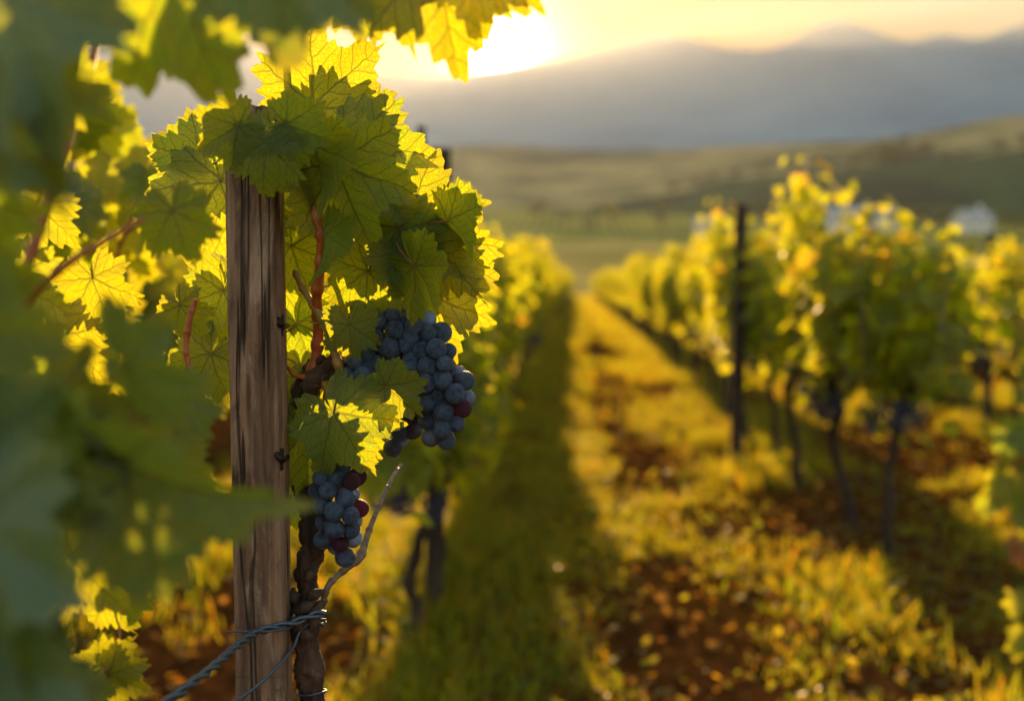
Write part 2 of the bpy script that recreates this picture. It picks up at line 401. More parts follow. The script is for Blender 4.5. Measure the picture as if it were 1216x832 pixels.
LEAFGEO = [leaf_geo(11, .10, .10, .10, .05), leaf_geo(12, .22, .22, .05, .09, curl=.5), leaf_geo(13, .05, .25, .26, .07, depth=.8),
           leaf_geo(14, .28, .10, .10, .10, depth=.9, curl=-.4), leaf_geo(15, .02, .32, .16, .06, depth=.7), leaf_geo(16, .16, .05, -.08, .12),
           leaf_geo(17, .10, .45, .55, .05, depth=.75)]          # the last is folded along its midrib
LEAFME = []
for k, (V, tri, quad, uv) in enumerate(LEAFGEO):
    mb = MB(); mb.add(V, tri, uv); n0 = mb.n; mb.f.append(quad); mb.mi.append(np.zeros(len(quad)))
    LEAFME.append(mb.mesh('leaf_blade', M_LEAF))
REDME = None

ANCH = []      # cane points a petiole may spring from
def leaf(parent, px, py, d, ang, size, pitch=0.0, roll=0.0, var=None, back=0, shade=False, mat=None, pet=True, anchor=None):
    """one vine leaf: petiole joint at a photo pixel at depth d, tip towards screen angle ang; size in photo pixels"""
    var = random.randrange(6) if var is None else var
    a, pt, ro = R(ang), R(pitch), R(roll)
    tip = (RT * math.cos(a) + UP * math.sin(a)) * math.cos(pt) + BK * math.sin(pt)
    nz = BK - tip * BK.dot(tip); nz.normalize()
    if back: nz = -nz
    nz = Matrix.Rotation(ro, 3, tip) @ nz
    xx = tip.cross(nz)
    s = size / F * d
    M = Matrix((xx, tip, nz)).transposed().to_4x4()
    M = Matrix.Translation(P(px, py, d)) @ M @ Matrix.Diagonal((s, s, s, 1))
    o = bpy.data.objects.new('leaf', LEAFME[var] if mat is None else mat)
    COL.objects.link(o)
    off = Vector((0, 0, 0)); q = parent
    while q: off += q.location; q = q.parent
    o.parent = parent; o.matrix_basis = Matrix.Translation(-off) @ M
    if pet:
        p0 = P(px, py, d); L = s * random.uniform(.6, .8)
        tgt = None
        if anchor is not None: tgt = P(*anchor)
        elif ANCH:
            want = p0 - tip * L * .8 - nz * L * .3
            b = min(ANCH, key=lambda q: (q - want).length)
            if (b - p0).length < L * 2.6: tgt = b
        if tgt is None: tgt = p0 - tip * L * .75 - nz * L * .5
        mid = (p0 + tgt) / 2 - nz * (p0 - tgt).length * .16 + Vector((0, 0, (p0 - tgt).length * .08))
        inv = (Matrix.Translation(p0).inverted())
        mb = MB(); w = max(.00095, s * .018)
        tube(mb, [p0 + tip * s * .01, (p0 * .7 + mid * .3) - nz * s * .02, mid, tgt], [w, w * .9, w, w * 1.35], 12, 6)
        po = mb.obj('petiole', M_PET)
        po.parent = o; po.matrix_parent_inverse = Matrix.Identity(4)
        po.matrix_basis = M.inverted()
    if shade:  # adds another leaf close behind, placed to shade this one
        leaf(parent, px + 9 + random.uniform(-6, 10), py - 12 + random.uniform(-8, 6), d + random.uniform(.035, .06), ang + random.uniform(-25, 25),
             size * random.uniform(.92, 1.12), random.uniform(-20, 20), random.uniform(-20, 20))
    return o
# ------------------------------------------------------------------ ground
def ground_z(x, y):
    x = np.asarray(x, float); y = np.asarray(y, float)
    near = np.exp(-np.maximum(0, np.hypot(x, y) - 25) / 18)
    z = .05 * fbm(x * .8, y * .8, 3, 3) + .055 * fbm(x * 3.1, y * 3.1, 4, 9) * near + .02 * fbm(x * 14, y * 14, 3, 21) * near
    for rx in ROWX: z = z + .03 * np.exp(-((x - rx) / .45) ** 2) * (.4 + vnoise(y * 1.3, x * 0 + rx, 6))      # soil banked up under the rows
    return z * np.clip((130 - np.hypot(x, y)) / 40, 0, 1)
ROWX = [-6.8, -4.75, -2.7, -.6, 1.32, 3.4, 5.5, 7.6, 9.7, 11.8]
def axis(lo, hi, d0, d1, step, far, g=1.12):
    a = list(np.arange(d0, d1, step)); s = step; v = a[-1]
    while v < hi: s = min(s * g, far); v += s; a.append(v)
    s = step; v = a[0]; b = []
    while v > lo: s = min(s * g, far); v -= s; b.append(v)
    return np.array(b[::-1] + a)
gx = axis(-5000, 5000, -3.2, 4.6, .045, 700); gy = axis(-5000, 5000, 1.2, 12.0, .05, 700)
X, Y = np.meshgrid(gx, gy); Z = ground_z(X, Y)
nx, ny = len(gx), len(gy)
ii = (np.arange(ny - 1)[:, None] * nx + np.arange(nx - 1)).ravel()
mb = MB(); mb.add(np.stack([X.ravel(), Y.ravel(), Z.ravel()], 1), np.stack([ii, ii + 1, ii + nx + 1, ii + nx], 1))
g = NT('soil'); co = g.coord('Object')
n1 = g.noise(co, 1.3, 5); n2 = g.noise(co, 9, 6, .65); n3 = g.noise(co, 60, 4, .7)
c = g.ramp(g.m_('ADD', g.m_('MULTIPLY', n2, .6), g.m_('MULTIPLY', n3, .4)), [(.34, (.022, .008, .003)), (.5, (.080, .029, .009)), (.66, (.16, .065, .016))])
c = g.mix(g.rng(n1, .44, .62, 0, .75), c, (.13, .050, .008))
sp = g.n('ShaderNodeSeparateXYZ'); g.put(sp.inputs[0], co)
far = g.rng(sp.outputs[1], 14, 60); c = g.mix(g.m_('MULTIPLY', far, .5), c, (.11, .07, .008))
g.done(g.matte(c, g.bump(g.m_('ADD', n3, g.m_('MULTIPLY', n2, 2)), .015, .8)))
tag(mb.obj('ground', g.m), kind='structure')

# ------------------------------------------------------------------ hills and mountains behind the vineyard
def hill(name, rows, mat, noise=0.0, ns=.02, px0=-1500, px1=2900, step=22, sub=6, seed=0, tail=1.15):
    """rows: list of (distance, [(photo x, photo y), ...]) giving the height of the land at that distance"""
    pxs = np.arange(px0, px1, step, dtype=float)
    ds = []; H = []
    for k in range(len(rows)):
        d, pr = rows[k]; pr = np.array(pr, float)
        yy = np.interp(pxs, pr[:, 0], pr[:, 1]); kk = 5
        yy = np.convolve(np.pad(yy, kk, 'edge'), np.ones(3) / 3, 'same')[kk:-kk]
        h = CH + (335 - yy) / F * d
        if k:
            for q in range(1, sub + 1):
                t = q / sub; dd = d0 * (1 - t) + d * t; ds.append(dd); tt = t * t * (3 - 2 * t) * .5 + t * .5
                H.append(h0 * (1 - tt) + h * tt)
        else: ds.append(d); H.append(h)
        d0, h0 = d, h
    for m, q in ((1.05, .85), (tail, .5), (tail * 1.25, -.02)): ds.append(d0 * m); H.append(h0 * q - (5 if q < 0 else 0))
    ds = np.array(ds); H = np.array(H)
    az = np.arctan((pxs - 608) / F) - YAW
    Xh = np.outer(ds, np.sin(az)); Yh = np.outer(ds, np.cos(az))
    if noise:
        env = np.clip(H / (noise * 2 + 1e-6), 0, 1)
        H = H + noise * env * 2 * fbm(Xh * ns, Yh * ns, 5, seed)
    V = np.stack([Xh.ravel(), Yh.ravel(), H.ravel()], 1); m = len(pxs)
    ii = (np.arange(len(ds) - 1)[:, None] * m + np.arange(m - 1)).ravel()
    b = MB(); b.add(V, np.stack([ii, ii + 1, ii + m + 1, ii + m], 1))
    return tag(b.obj(name, mat), kind='structure')
def land_mat(name, cols, s1=.02, s2=.15, stripes=0.0):
    g = NT(name); co = g.coord('Object'); a = g.noise(co, s1, 4, .5, .5); b = g.noise(co, s2, 4)
    c = g.ramp(g.m_('ADD', g.m_('MULTIPLY', a, .75), g.m_('MULTIPLY', b, .25)), [(.34 + .3 * k / (len(cols) - 1), q) for k, q in enumerate(cols)])
    if stripes:
        w = g.n('ShaderNodeTexWave'); g.put(w.inputs['Vector'], co); w.inputs['Scale'].default_value = stripes; w.inputs['Distortion'].default_value = 1.5
        c = g.mix(g.rng(w.outputs['Fac'], .3, .7, 0, .45), c, (.03, .05, .015))
    return g.done(g.matte(c))
hill('dry_field', [(112, [(-1500, 352), (2900, 352)]), (150, [(-1500, 330), (560, 330), (700, 328), (900, 330), (2900, 330)]),
                   (235, [(-1500, 300), (560, 297), (640, 294), (700, 286), (800, 288), (880, 298), (1216, 300), (2900, 300)])],
     land_mat('dry_grass_land', [(.10, .12, .03), (.30, .23, .06), (.50, .36, .10), (.12, .13, .035)], .012, .2), .6, .03, seed=2, tail=1.1)
hill('green_slope', [(225, [(-1500, 345), (2900, 345)]), (330, [(-1500, 285), (560, 284), (800, 285), (1216, 286), (2900, 286)]),
                     (560, [(-1500, 235), (560, 246), (700, 250), (850, 262), (1000, 264), (1216, 270), (2900, 270)])],
     land_mat('green_land', [(.04, .075, .02), (.14, .18, .035), (.46, .36, .07), (.07, .11, .03)], .01, .06, 0.09), 2.5, .012, seed=5)
hill('dark_hill', [(540, [(-1500, 330), (2900, 330)]), (700, [(-1500, 285), (560, 280), (900, 262), (1216, 245), (2900, 240)]),
                   (950, [(-1500, 255), (300, 262), (560, 258), (700, 246), (800, 234), (880, 218), (930, 210), (1000, 205), (1100, 201), (1216, 192), (2000, 170), (2900, 180)])],
     land_mat('wooded_land', [(.006, .020, .018), (.012, .034, .026), (.05, .10, .04), (.010, .030, .022)], .008, .05, 0.06), 5, .012, seed=8)
hill('valley_hill', [(1100, [(-1500, 320), (2900, 320)]), (1400, [(-1500, 245), (600, 238), (850, 215), (1000, 200), (1216, 195), (2900, 210)]),
                     (2000, [(-1500, 175), (300, 182), (600, 176), (760, 180), (900, 178), (1050, 176), (1130, 164), (1170, 157), (1216, 155), (1500, 140), (2900, 160)])],
     land_mat('valley_land', [(.025, .05, .035), (.12, .12, .06), (.40, .30, .12), (.04, .065, .04)], .004, .02), 8, .006, seed=11)
hill('far_ridge', [(2050, [(-1500, 325), (2900, 325)]), (2150, [(-1500, 190), (600, 190), (1000, 186), (1100, 176), (1140, 162), (1175, 156), (1216, 158), (1300, 150), (1600, 176), (2900, 180)])],
     land_mat('ridge_wood', [(.03, .06, .06), (.05, .085, .075), (.07, .10, .08)], .006, .03), 5, .01, step=9, seed=19, tail=1.01)
mt = [(-1500, 90), (-1100, 60), (-700, 85), (-300, 50), (0, 78), (250, 60), (420, 78), (520, 84), (600, 76), (650, 70), (700, 63), (745, 57), (785, 51), (820, 56), (860, 64), (905, 67), (940, 60),
      (965, 50), (990, 45), (1015, 51), (1050, 62), (1078, 68), (1108, 61), (1135, 66), (1160, 69), (1190, 61), (1216, 58), (1300, 48), (1500, 75), (1900, 40), (2300, 80), (2900, 60)]
mt = [(x_, 60 + (y_ - 60) * 1.45) for x_, y_ in mt]
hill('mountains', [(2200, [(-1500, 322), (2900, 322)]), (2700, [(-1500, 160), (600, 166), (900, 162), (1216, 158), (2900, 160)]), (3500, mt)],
     land_mat('hazy_mountain_land', [(.13, .22, .31), (.17, .27, .36), (.21, .31, .39)], .003, .02), 9, .0032, step=9, sub=10, seed=14, tail=1.1)  # blue of the distant haze is put into the mountain colours

# farmhouses on the slope
M_WALLW = simple('white_render', (.62, .61, .58), (.80, .79, .76), 2, .85, .01)
M_ROOF = simple('grey_roof', (.30, .32, .36), (.42, .44, .48), 3, .6, .02)
M_GLASS = simple('dark_window', (.02, .03, .04), (.05, .06, .08), 4, .15, .001)
def box(b, c, s, mi=0):
    c = np.array(c); s = np.array(s) / 2
    v = np.array([[x, y, z] for x in (-1, 1) for y in (-1, 1) for z in (-1, 1)]) * s + c
    b.add(v, [[0, 1, 3, 2], [4, 6, 7, 5], [0, 4, 5, 1], [2, 3, 7, 6], [0, 2, 6, 4], [1, 5, 7, 3]], None, mi)
def ground_under(px, d):
    dg = bpy.context.evaluated_depsgraph_get(); dg.update()
    a = math.atan((px - 608) / F) - YAW
    x, y = d * math.sin(a), d * math.cos(a)
    hit, loc, *_ = SC.ray_cast(dg, Vector((x, y, 900)), Vector((0, 0, -1)))
    return Vector((x, y, loc.z if hit else 0))
def farmhouse(px, d, w, dep, h, rot, label):
    o = empty('farmhouse', ground_under(px, d)); tag(o, label, 'farmhouse', 'farm buildings on the slope'); o.rotation_euler.z = 0
    def rotp(b): pass
    def fin(b, name, mat, par, sm=False):
        me = b.mesh(name, mat, sm); me.transform(Matrix.Rotation(rot, 4, 'Z')); q = bpy.data.objects.new(name, me); COL.objects.link(q); q.parent = par; return q
    b = MB(); box(b, (0, 0, h / 2 - 1.5), (w, dep, h + 3))
    gz = h; rh = dep * .28
    b.add([[-w / 2, -dep / 2, gz], [-w / 2, dep / 2, gz], [-w / 2, 0, gz + rh], [w / 2, -dep / 2, gz], [w / 2, dep / 2, gz], [w / 2, 0, gz + rh]], [[0, 2, 1], [3, 4, 5]])
    fin(b, 'wall', M_WALLW, o)
    b = MB(); e = .5; t = .3
    for sy in (-1, 1):
        y0, z0 = sy * (dep / 2 + e), gz - e * .56; 
        b.add([[-w / 2 - e, y0, z0], [w / 2 + e, y0, z0], [w / 2 + e, 0, gz + rh + .02], [-w / 2 - e, 0, gz + rh + .02],
               [-w / 2 - e, y0, z0 + t], [w / 2 + e, y0, z0 + t], [w / 2 + e, 0, gz + rh + t], [-w / 2 - e, 0, gz + rh + t]],
              [[0, 1, 2, 3], [4, 7, 6, 5], [0, 4, 5, 1], [0, 3, 7, 4], [1, 5, 6, 2]])
    rf = fin(b, 'roof', M_ROOF, o)
    b = MB(); box(b, (w * .28, 0, gz + rh + .7), (1, 1, 2.2)); fin(b, 'chimney', M_WALLW, rf)
    k = max(2, int(w / 4))
    for q in range(k):
        b = MB(); box(b, (-w / 2 + (q + .5) * w / k, -dep / 2 - .02, h * .55), (1.3, .14, 1.7)); fin(b, 'window', M_GLASS, o)
    b = MB(); box(b, (-w / 2 - .02, 0, 1.2), (.14, 1.4, 2.4)); fin(b, 'door', M_GLASS, o)
farmhouse(1010, 415, 19, 10, 5.2, .15, 'long white farmhouse with grey roof, biggest of the farm buildings')
farmhouse(1050, 428, 9, 8, 4.2, -.3, 'small white farm building at the right end of the long farmhouse')
farmhouse(1152, 405, 10, 8, 4.4, .4, 'white cottage standing alone on the slope, rightmost of the farm buildings')
farmhouse(842, 330, 8, 6, 3.2, .1, 'low white shed at the edge of the dry field')

# far trees
M_CROWN = leaf_material('far_crown', veins=False, per='island', diff=(.02, .042, .014), diff2=(.045, .065, .018), tr=(.10, .14, .02), tr2=(.16, .16, .02), tmix=.35)
M_CROWNY = leaf_material('yellow_crown', veins=False, per='island', diff=(.16, .15, .02), diff2=(.2, .15, .02), tr=(.6, .5, .03), tr2=(.7, .5, .03))
def crown_mesh(seed, mat, nleaf=700, cone=False):
    r = np.random.default_rng(seed); b = MB()
    ncl = 16; cc = r.normal(size=(ncl, 3)); cc /= np.linalg.norm(cc, axis=1)[:, None]
    cc = cc * np.array([.34, .34, .32]) * r.uniform(.4, 1, (ncl, 1)) + [0, 0, .62]
    for k in range(nleaf):
        c0 = cc[r.integers(ncl)]; q = r.normal(size=3); q /= np.linalg.norm(q); c = c0 + q * r.uniform(.4, 1) ** .5 * np.array([.17, .17, .15])
        a = r.normal(size=3); a /= np.linalg.norm(a); e = np.cross(a, r.normal(size=3)); e /= np.linalg.norm(e); s = r.uniform(.02, .045)
        b.add([c - a * s, c + e * s * .7, c + a * s, c - e * s * .7 + a * s * .2], [[0, 1, 2, 3]])
    return b.mesh('crown', mat)
CROWNS = [crown_mesh(31 + k, M_CROWN) for k in range(3)] + [crown_mesh(40, M_CROWNY, 600)]
bt = MB(); tube(bt, [(0, 0, -.1), (.01, 0, .15), (-.01, .01, .35), (0, 0, .6)], [.035, .025, .02, .008], 10, 7, .2)
for a in range(5):
    q = a * 1.3; tube(bt, [(0, 0, .28 + .05 * a), (.1 * math.cos(q), .1 * math.sin(q), .42 + .05 * a), (.22 * math.cos(q), .22 * math.sin(q), .5 + .06 * a)], [.012, .008, .003], 6, 5)
TRUNKME = bt.mesh('trunk', M_BARKF)
def far_tree(px, d, h, cr, label, wide=1.0, grp='trees dotted over the far slopes'):
    o = empty('tree', ground_under(px, d)); tag(o, label, 'tree', grp)
    for nm, me in (('trunk', TRUNKME), ('crown', CROWNS[cr])):
        q = bpy.data.objects.new(nm, me); COL.objects.link(q); q.parent = o; q.scale = (h * wide, h * wide, h); q.rotation_euler.z = random.uniform(0, 6)
far_tree(727, 420, 9, 3, 'round yellow tree standing out on the hazy green slope')
far_tree(785, 400, 12, 0, 'dark upright tree just right of the yellow tree', .8)
far_tree(1060, 940, 24, 1, 'big dark tree on the crest of the wooded hill', 1.3)
for k in range(7):
    far_tree(1020 + k * 12 + random.uniform(-4, 4), 945 + random.uniform(-10, 15), random.uniform(11, 17), k % 3, 'dark tree in the clump along the crest of the wooded hill', 1.3, 'trees along the hill crest')
for k in range(26):
    far_tree(800 + k * 27 + random.uniform(-9, 9), random.uniform(900, 955), random.uniform(7, 13), k % 3, 'small dark tree in the line along the top of the wooded hill', 1.5, 'tree line on the wooded hill')
for k in range(14):
    far_tree([640, 668, 700, 880, 900, 925, 1085, 1105, 1120, 1180, 1196, 1210, 950, 968][k], random.uniform(385, 450), random.uniform(5, 9), k % 3, 'small dark bushy tree low on the green slope near the farm buildings', 1.4, 'bushy trees low on the slope')

# ------------------------------------------------------------------ rows of vines
def small_leaf(b, c, tip, nrm, s, r):
    """a lobed vine leaf of 16 triangles"""
    x = np.cross(tip, nrm)
    A = np.array([(0, 1.0), (14, .82), (27, .68), (48, .95), (66, .62), (97, .82), (122, .58), (148, .62), (170, .18)])
    th = np.radians(np.concatenate([A[::-1, 0] * -1, A[1:, 0]])); rr = np.concatenate([A[::-1, 1], A[1:, 1]]) * r.uniform(.88, 1.1, 17)
    X_, Y_ = np.sin(th) * rr * s, np.cos(th) * rr * s
    cu, dr = r.uniform(.0, .5), r.uniform(0, .5)
    Z_ = (cu * np.abs(X_) / s - dr * (Y_ / s) ** 2 + r.uniform(-.1, .1, 17)) * s
    V = c + np.outer(X_, x) + np.outer(Y_, tip) + np.outer(Z_, nrm)
    i = np.arange(16)
    uv = np.stack([X_, Y_], 1) / s + r.uniform(0, 20, 2)
    b.add(np.vstack([c[None], V]), np.stack([np.zeros(16, int), i + 1, i + 2], 1), np.vstack([uv.mean(0)[None], uv]))
def unit(v): return v / (np.linalg.norm(v) + 1e-9)
def vine_meshes(seed, nshoot=17, top=1.55, dens=1.0):
    r = np.random.default_rng(seed); fol, can, tr = MB(), MB(), MB()
    hz = r.uniform(.68, .78)
    p = [np.array([0, 0, -.08])]; q = np.array([0, 0, .0])
    for k in range(6): q = q + np.array([r.normal(0, .022), r.normal(0, .022), hz / 6]); p.append(q)
    tube(tr, p, [.030, .022, .019, .018, .020, .026, .030], 26, 9, .5, seed)
    hd = p[-1]; arms = []
    for sg in (-1, 1):
        a = [hd, hd + [r.normal(0, .02), sg * .12, .05], hd + [r.normal(0, .03), sg * .3, .05 + r.normal(0, .02)], hd + [r.normal(0, .02), sg * .60, .05]]
        tube(tr, a, [.024, .018, .014, .010], 16, 7, .5, seed + 3); arms.append(catmull(a, 20))
    bunchpts = []
    for k in range(nshoot):
        a = arms[k % 2]; st = a[int((k // 2 + .5) / (nshoot / 2) * 19)]
        h = r.uniform(.68, 1.0) * (top - hz) * (1.16 if r.random() < .2 else 1)
        side = r.choice([-1, 1]); e = st.copy(); P_ = [e.copy()]; nn = 9
        for j in range(nn):
            t = j / nn
            e = e + np.array([side * .014 * (1 - t) + r.normal(0, .016), r.normal(0, .022), h / nn * (1 - .1 * t)]); P_.append(e.copy())
        tube(can, P_, [.0055, .0045, .003, .0018], 16, 5)
        C = catmull(P_, int(15 * dens * h / .8) + 6)
        for j in range(1, len(C)):
            for m in range(2):
                ao = r.uniform(0, 2 * math.pi); out = np.array([math.cos(ao) * 1.0, math.sin(ao) * 1.2, r.uniform(-.5, .35)]); out = unit(out)
                c = C[j] + out * r.uniform(.03, .10)
                tip = unit(out * r.uniform(.3, 1) + np.array([0, 0, -r.uniform(.2, 1.2)])); nm = unit(np.cross(tip, np.cross(out + np.array([0, 0, .7]), tip)) + r.normal(0, .25, 3)); nm = unit(nm - tip * nm.dot(tip))
                sz = r.uniform(.042, .080) * (1 - .35 * (j / len(C)) ** 2)
                small_leaf(fol, c, tip, nm, sz, r)
        if r.random() < .8: bunchpts.append(st + np.array([r.normal(0, .07), r.normal(0, .03), -.02]))
    # leaves that hang below the arms
    for k in range(int(56 * dens)):
        a = arms[r.integers(2)][r.integers(20)]; c = a + np.array([r.normal(0, .10), r.normal(0, .06), -abs(r.normal(0, .10)) + .05])
        tip = unit(np.array([r.normal(0, .5), r.normal(0, .5), -1])); nm = unit(r.normal(size=3)); nm = unit(nm - tip * nm.dot(tip)); small_leaf(fol, c, tip, nm, r.uniform(.035, .06), r)
    bs = []
    for c in bunchpts[:6]:
        g_ = MB(); ico = ICO
        for k in range(34):
            t = (k + .5) / 34; rr = .034 * (1 - t) ** .6 + .006; a = k * 2.4
            cc = c + [math.cos(a) * rr, math.sin(a) * rr, -.03 - t * .13]; g_.add(ICO[0] * .0095 + cc, ICO[1])
        bs.append(g_.mesh('grape_bunch', M_GRAPEF))
    return tr.mesh('trunk', M_BARKF), can.mesh('canes', M_CANED), fol.mesh('foliage', M_FOL, False), bs
def ico_mesh(sub):
    import bmesh
    b = bmesh.new(); bmesh.ops.create_icosphere(b, subdivisions=sub, radius=1.0)
    V = np.array([v.co[:] for v in b.verts]); Fc = np.array([[v.index for v in f.verts] for f in b.faces]); b.free(); return V, Fc
ICO = ico_mesh(1)
M_GRAPEF = simple('row_grapes', (.02, .022, .06), (.07, .08, .16), 60, .5, .0005)
VINES = [vine_meshes(100 + k, 17 + k % 3, [1.5, 1.58, 1.46, 1.62, 1.52, 1.48][k], .78) for k in range(6)]
WILD = vine_meshes(120, 20, 1.80, 1.1)        # a taller, bushier plant
ORD = ['first', 'second', 'third', 'fourth', 'fifth', 'sixth', 'seventh', 'eighth', 'ninth', 'tenth', 'eleventh', 'twelfth', 'thirteenth', 'fourteenth', 'fifteenth', 'sixteenth']
def put_vine(x, y, rz, sc, src, label, group, name='grapevine', grapes=True):
    o = empty(name, (x, y, float(ground_z(x, y)))); tag(o, label, 'grapevine', group)
    tr, can, fol, bs = src
    for nm, me in [('trunk', tr), ('cane', can), ('foliage', fol)] + ([('grape_bunch', b) for b in bs] if grapes else []):
        q = bpy.data.objects.new(nm, me); COL.objects.link(q); q.parent = o; q.rotation_euler.z = rz; q.scale = sc
    return o
rs = np.random.default_rng(5)
def row(x0, y0, y1, step, where, nlab, wild=0.06, xf=None):
    y = y0; k = 0; ys = []
    while y < y1:
        x = (xf(y) if xf else x0) + rs.normal(0, .03)
        src = VINES[rs.integers(6)] if rs.random() > wild else WILD
        low_ = 1.0
        if x0 == -.6 and k < 2: src = VINES[2]; low_ = .86
        if x0 == -.6 and k == 2: src = WILD
        if x0 == 1.32 and k < 5: src = VINES[(k * 2 + 1) % 6]
        if k < nlab: lab = '%s grapevine, counted from the camera, in the row %s' % (ORD[k], where)
        else: lab = 'small distant grapevine far along the row %s' % where
        put_vine(x, y, (0 if rs.random() < .5 else math.pi) + rs.normal(0, .08), (rs.uniform(.95, 1.2), rs.uniform(1.0, 1.2), rs.uniform(.93, 1.03) * low_), src, lab, 'grapevines in the row ' + where, grapes=y < 22)
        ys.append((x, y)); y += step * rs.uniform(.9, 1.1); k += 1
    return ys
R1X = lambda y: 1.32 + .14 * math.exp(-((y - 4.2) / 1.6) ** 2)
L1X = lambda y: -.62 - .20 * (1 - math.exp(-max(y - 4, 0) / 9))
row(1.32, 5.2, 98, .92, 'right of the grass lane', 16, xf=R1X)
row(-.6, 3.95, 98, .92, 'left of the grass lane', 16, xf=L1X)
row(3.4, 7.0, 62, 1.12, 'second to the right of the lane', 6)
row(-2.75, 5.0, 30, 1.15, 'second to the left of the lane', 4)
row(5.5, 11.5, 30, 1.15, 'third to the right of the lane', 0)
# the rest of the vineyard, beyond counting
b = MB(); allv = []
def foli_pts(x, y, r):
    n = 26
    for k in range(n):
        c = np.array([x + r.normal(0, .16), y + r.uniform(-.6, .6), r.uniform(.7, 1.6)]); tip = unit(r.normal(size=3)); nm = unit(np.cross(tip, r.normal(size=3))); s = r.uniform(.10, .17)
        xx = np.cross(tip, nm); b.add([c - tip * s, c + xx * s, c + tip * s, c - xx * s], [[0, 1, 2, 3]])
    b.add([[x - .03, y, 0], [x + .03, y, 0], [x + .02, y, .8], [x - .02, y, .8]], [[0, 1, 2, 3]]); b.add([[x, y - .03, 0], [x, y + .03, 0], [x, y + .02, .8], [x, y - .02, .8]], [[0, 1, 2, 3]])
for rx, ya, yb in ((3.4, 62, 100), (5.5, 30, 100), (7.6, 14, 100), (9.7, 18, 100), (11.8, 22, 100), (13.9, 26, 100), (16, 30, 100), (18.1, 34, 100), (20.2, 38, 100), (22.3, 42, 100), (-2.7, 30, 100), (-4.8, 12, 100), (-6.9, 16, 90), (-9, 20, 90)):
    for yy in np.arange(ya, yb, 1.1): foli_pts(rx, yy, rs)
tag(b.obj('distant_vineyard_rows', M_FOL, smooth=False), 'outer rows of the vineyard merging into a band of leaves', 'vineyard rows', kind='stuff')

# posts of the rows
def post_mesh(w, h, seed, split=False):
    b = MB(); n = 40; seg = 20; an = np.arange(seg) / seg * 2 * math.pi
    V = []
    for k in range(n + 1):
        z = -.25 + (h + .25) * k / n
        rr = w / 2 * (1 / np.maximum(np.abs(np.cos(an)), np.abs(np.sin(an)))) ** .55
        rr = rr * (1 + .10 * fbm(np.cos(an) * 2 + 3, np.sin(an) * 2 + z * 1.2, 3, seed) * 2 + .07 * (fbm(an * 3.0, an * 0 + z * .4, 3, seed + 3)))
        top = (.03 * fbm(np.cos(an) * 2, np.sin(an) * 2, 2, seed) * 2) if k == n else 0
        V.append(np.stack([np.cos(an) * rr, np.sin(an) * rr, np.full(seg, z) + top], 1))
    V = np.concatenate(V); i = np.arange(seg); j = (i + 1) % seg
    b.add(V, np.concatenate([np.stack([k * seg + i, k * seg + j, (k + 1) * seg + j, (k + 1) * seg + i], 1) for k in range(n)]))
    b.add(np.vstack([V[-seg:], [[0, 0, h + .004]]]), np.stack([i, j, np.full(seg, seg)], 1))
    return b
def staple(b, x, y, z, s=.012):
    tube(b, [(x - s, y + .004, z), (x - s * .8, y - .006, z), (x, y - .009, z + .002), (x + s * .8, y - .006, z), (x + s, y + .004, z)], [.0022, .0022], 12, 6)
def row_post(x, y, h, w, label, group=None, lean=(0, 0)):
    o = empty('wooden_post', (x, y, float(ground_z(x, y)))); tag(o, label, 'post', group)
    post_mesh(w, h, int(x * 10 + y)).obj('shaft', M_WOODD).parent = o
    for z in (h - .12, h * .62):
        b = MB(); staple(b, 0, -w / 2 - .002, z); b.obj('staple', M_IRON).parent = o
    o.rotation_euler = (lean[0], lean[1], 0)
    return o
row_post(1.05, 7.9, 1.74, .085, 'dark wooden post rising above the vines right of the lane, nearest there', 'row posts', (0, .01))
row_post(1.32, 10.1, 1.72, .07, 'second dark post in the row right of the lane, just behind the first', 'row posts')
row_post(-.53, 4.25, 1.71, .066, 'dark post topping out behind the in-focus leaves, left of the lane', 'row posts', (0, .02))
b = MB(); tube(b, [(-.565, 4.20, 1.3), (-.562, 4.19, 1.80)], [.016, .014], 8, 8, .2)
tag(b.obj('stake', M_BARKF), 'thin dark stake standing against the post behind the leaves', 'stake')
for k, (x, y) in enumerate([(1.32, 16), (1.32, 22), (1.32, 28), (1.32, 34), (1.32, 46), (-.73, 10), (-.78, 16), (-.8, 22), (-.81, 30), (3.4, 10), (3.4, 16), (3.4, 22)]):
    w_ = 'row right of the lane' if x == 1.32 else ('row left of the lane' if x < 0 else 'second row right of the lane')
    row_post(x, y, 1.62, .07, '%s farther wooden post along the %s' % (ORD[[0, 1, 2, 3, 4, 0, 1, 2, 3, 0, 1, 2][k]], w_), 'row posts')
for x, y0, y1, w_ in ((1.32, 7.9, 98, 'right of the lane'), (-.58, 4.2, 98, 'left of the lane'), (3.4, 8, 60, 'second to the right of the lane')):
    for z, nm in ((.80, 'lowest'), (1.12, 'middle'), (1.42, 'top')):
        b = MB(); pts = [((x + -.30 * math.exp(-(y - 7.9) / 3) if x == 1.32 else (L1X(y) if x == -.58 else x)) - .045, y, z - .012 * math.sin((y - y0) * 1.2) ** 2) for y in np.linspace(y0, y1, 30)]
        tube(b, pts, [.0021, .0021], 60, 5)
        tag(b.obj('trellis_wire', M_WIREF), '%s trellis wire of the row %s' % (nm, w_), 'wire', 'trellis wires')

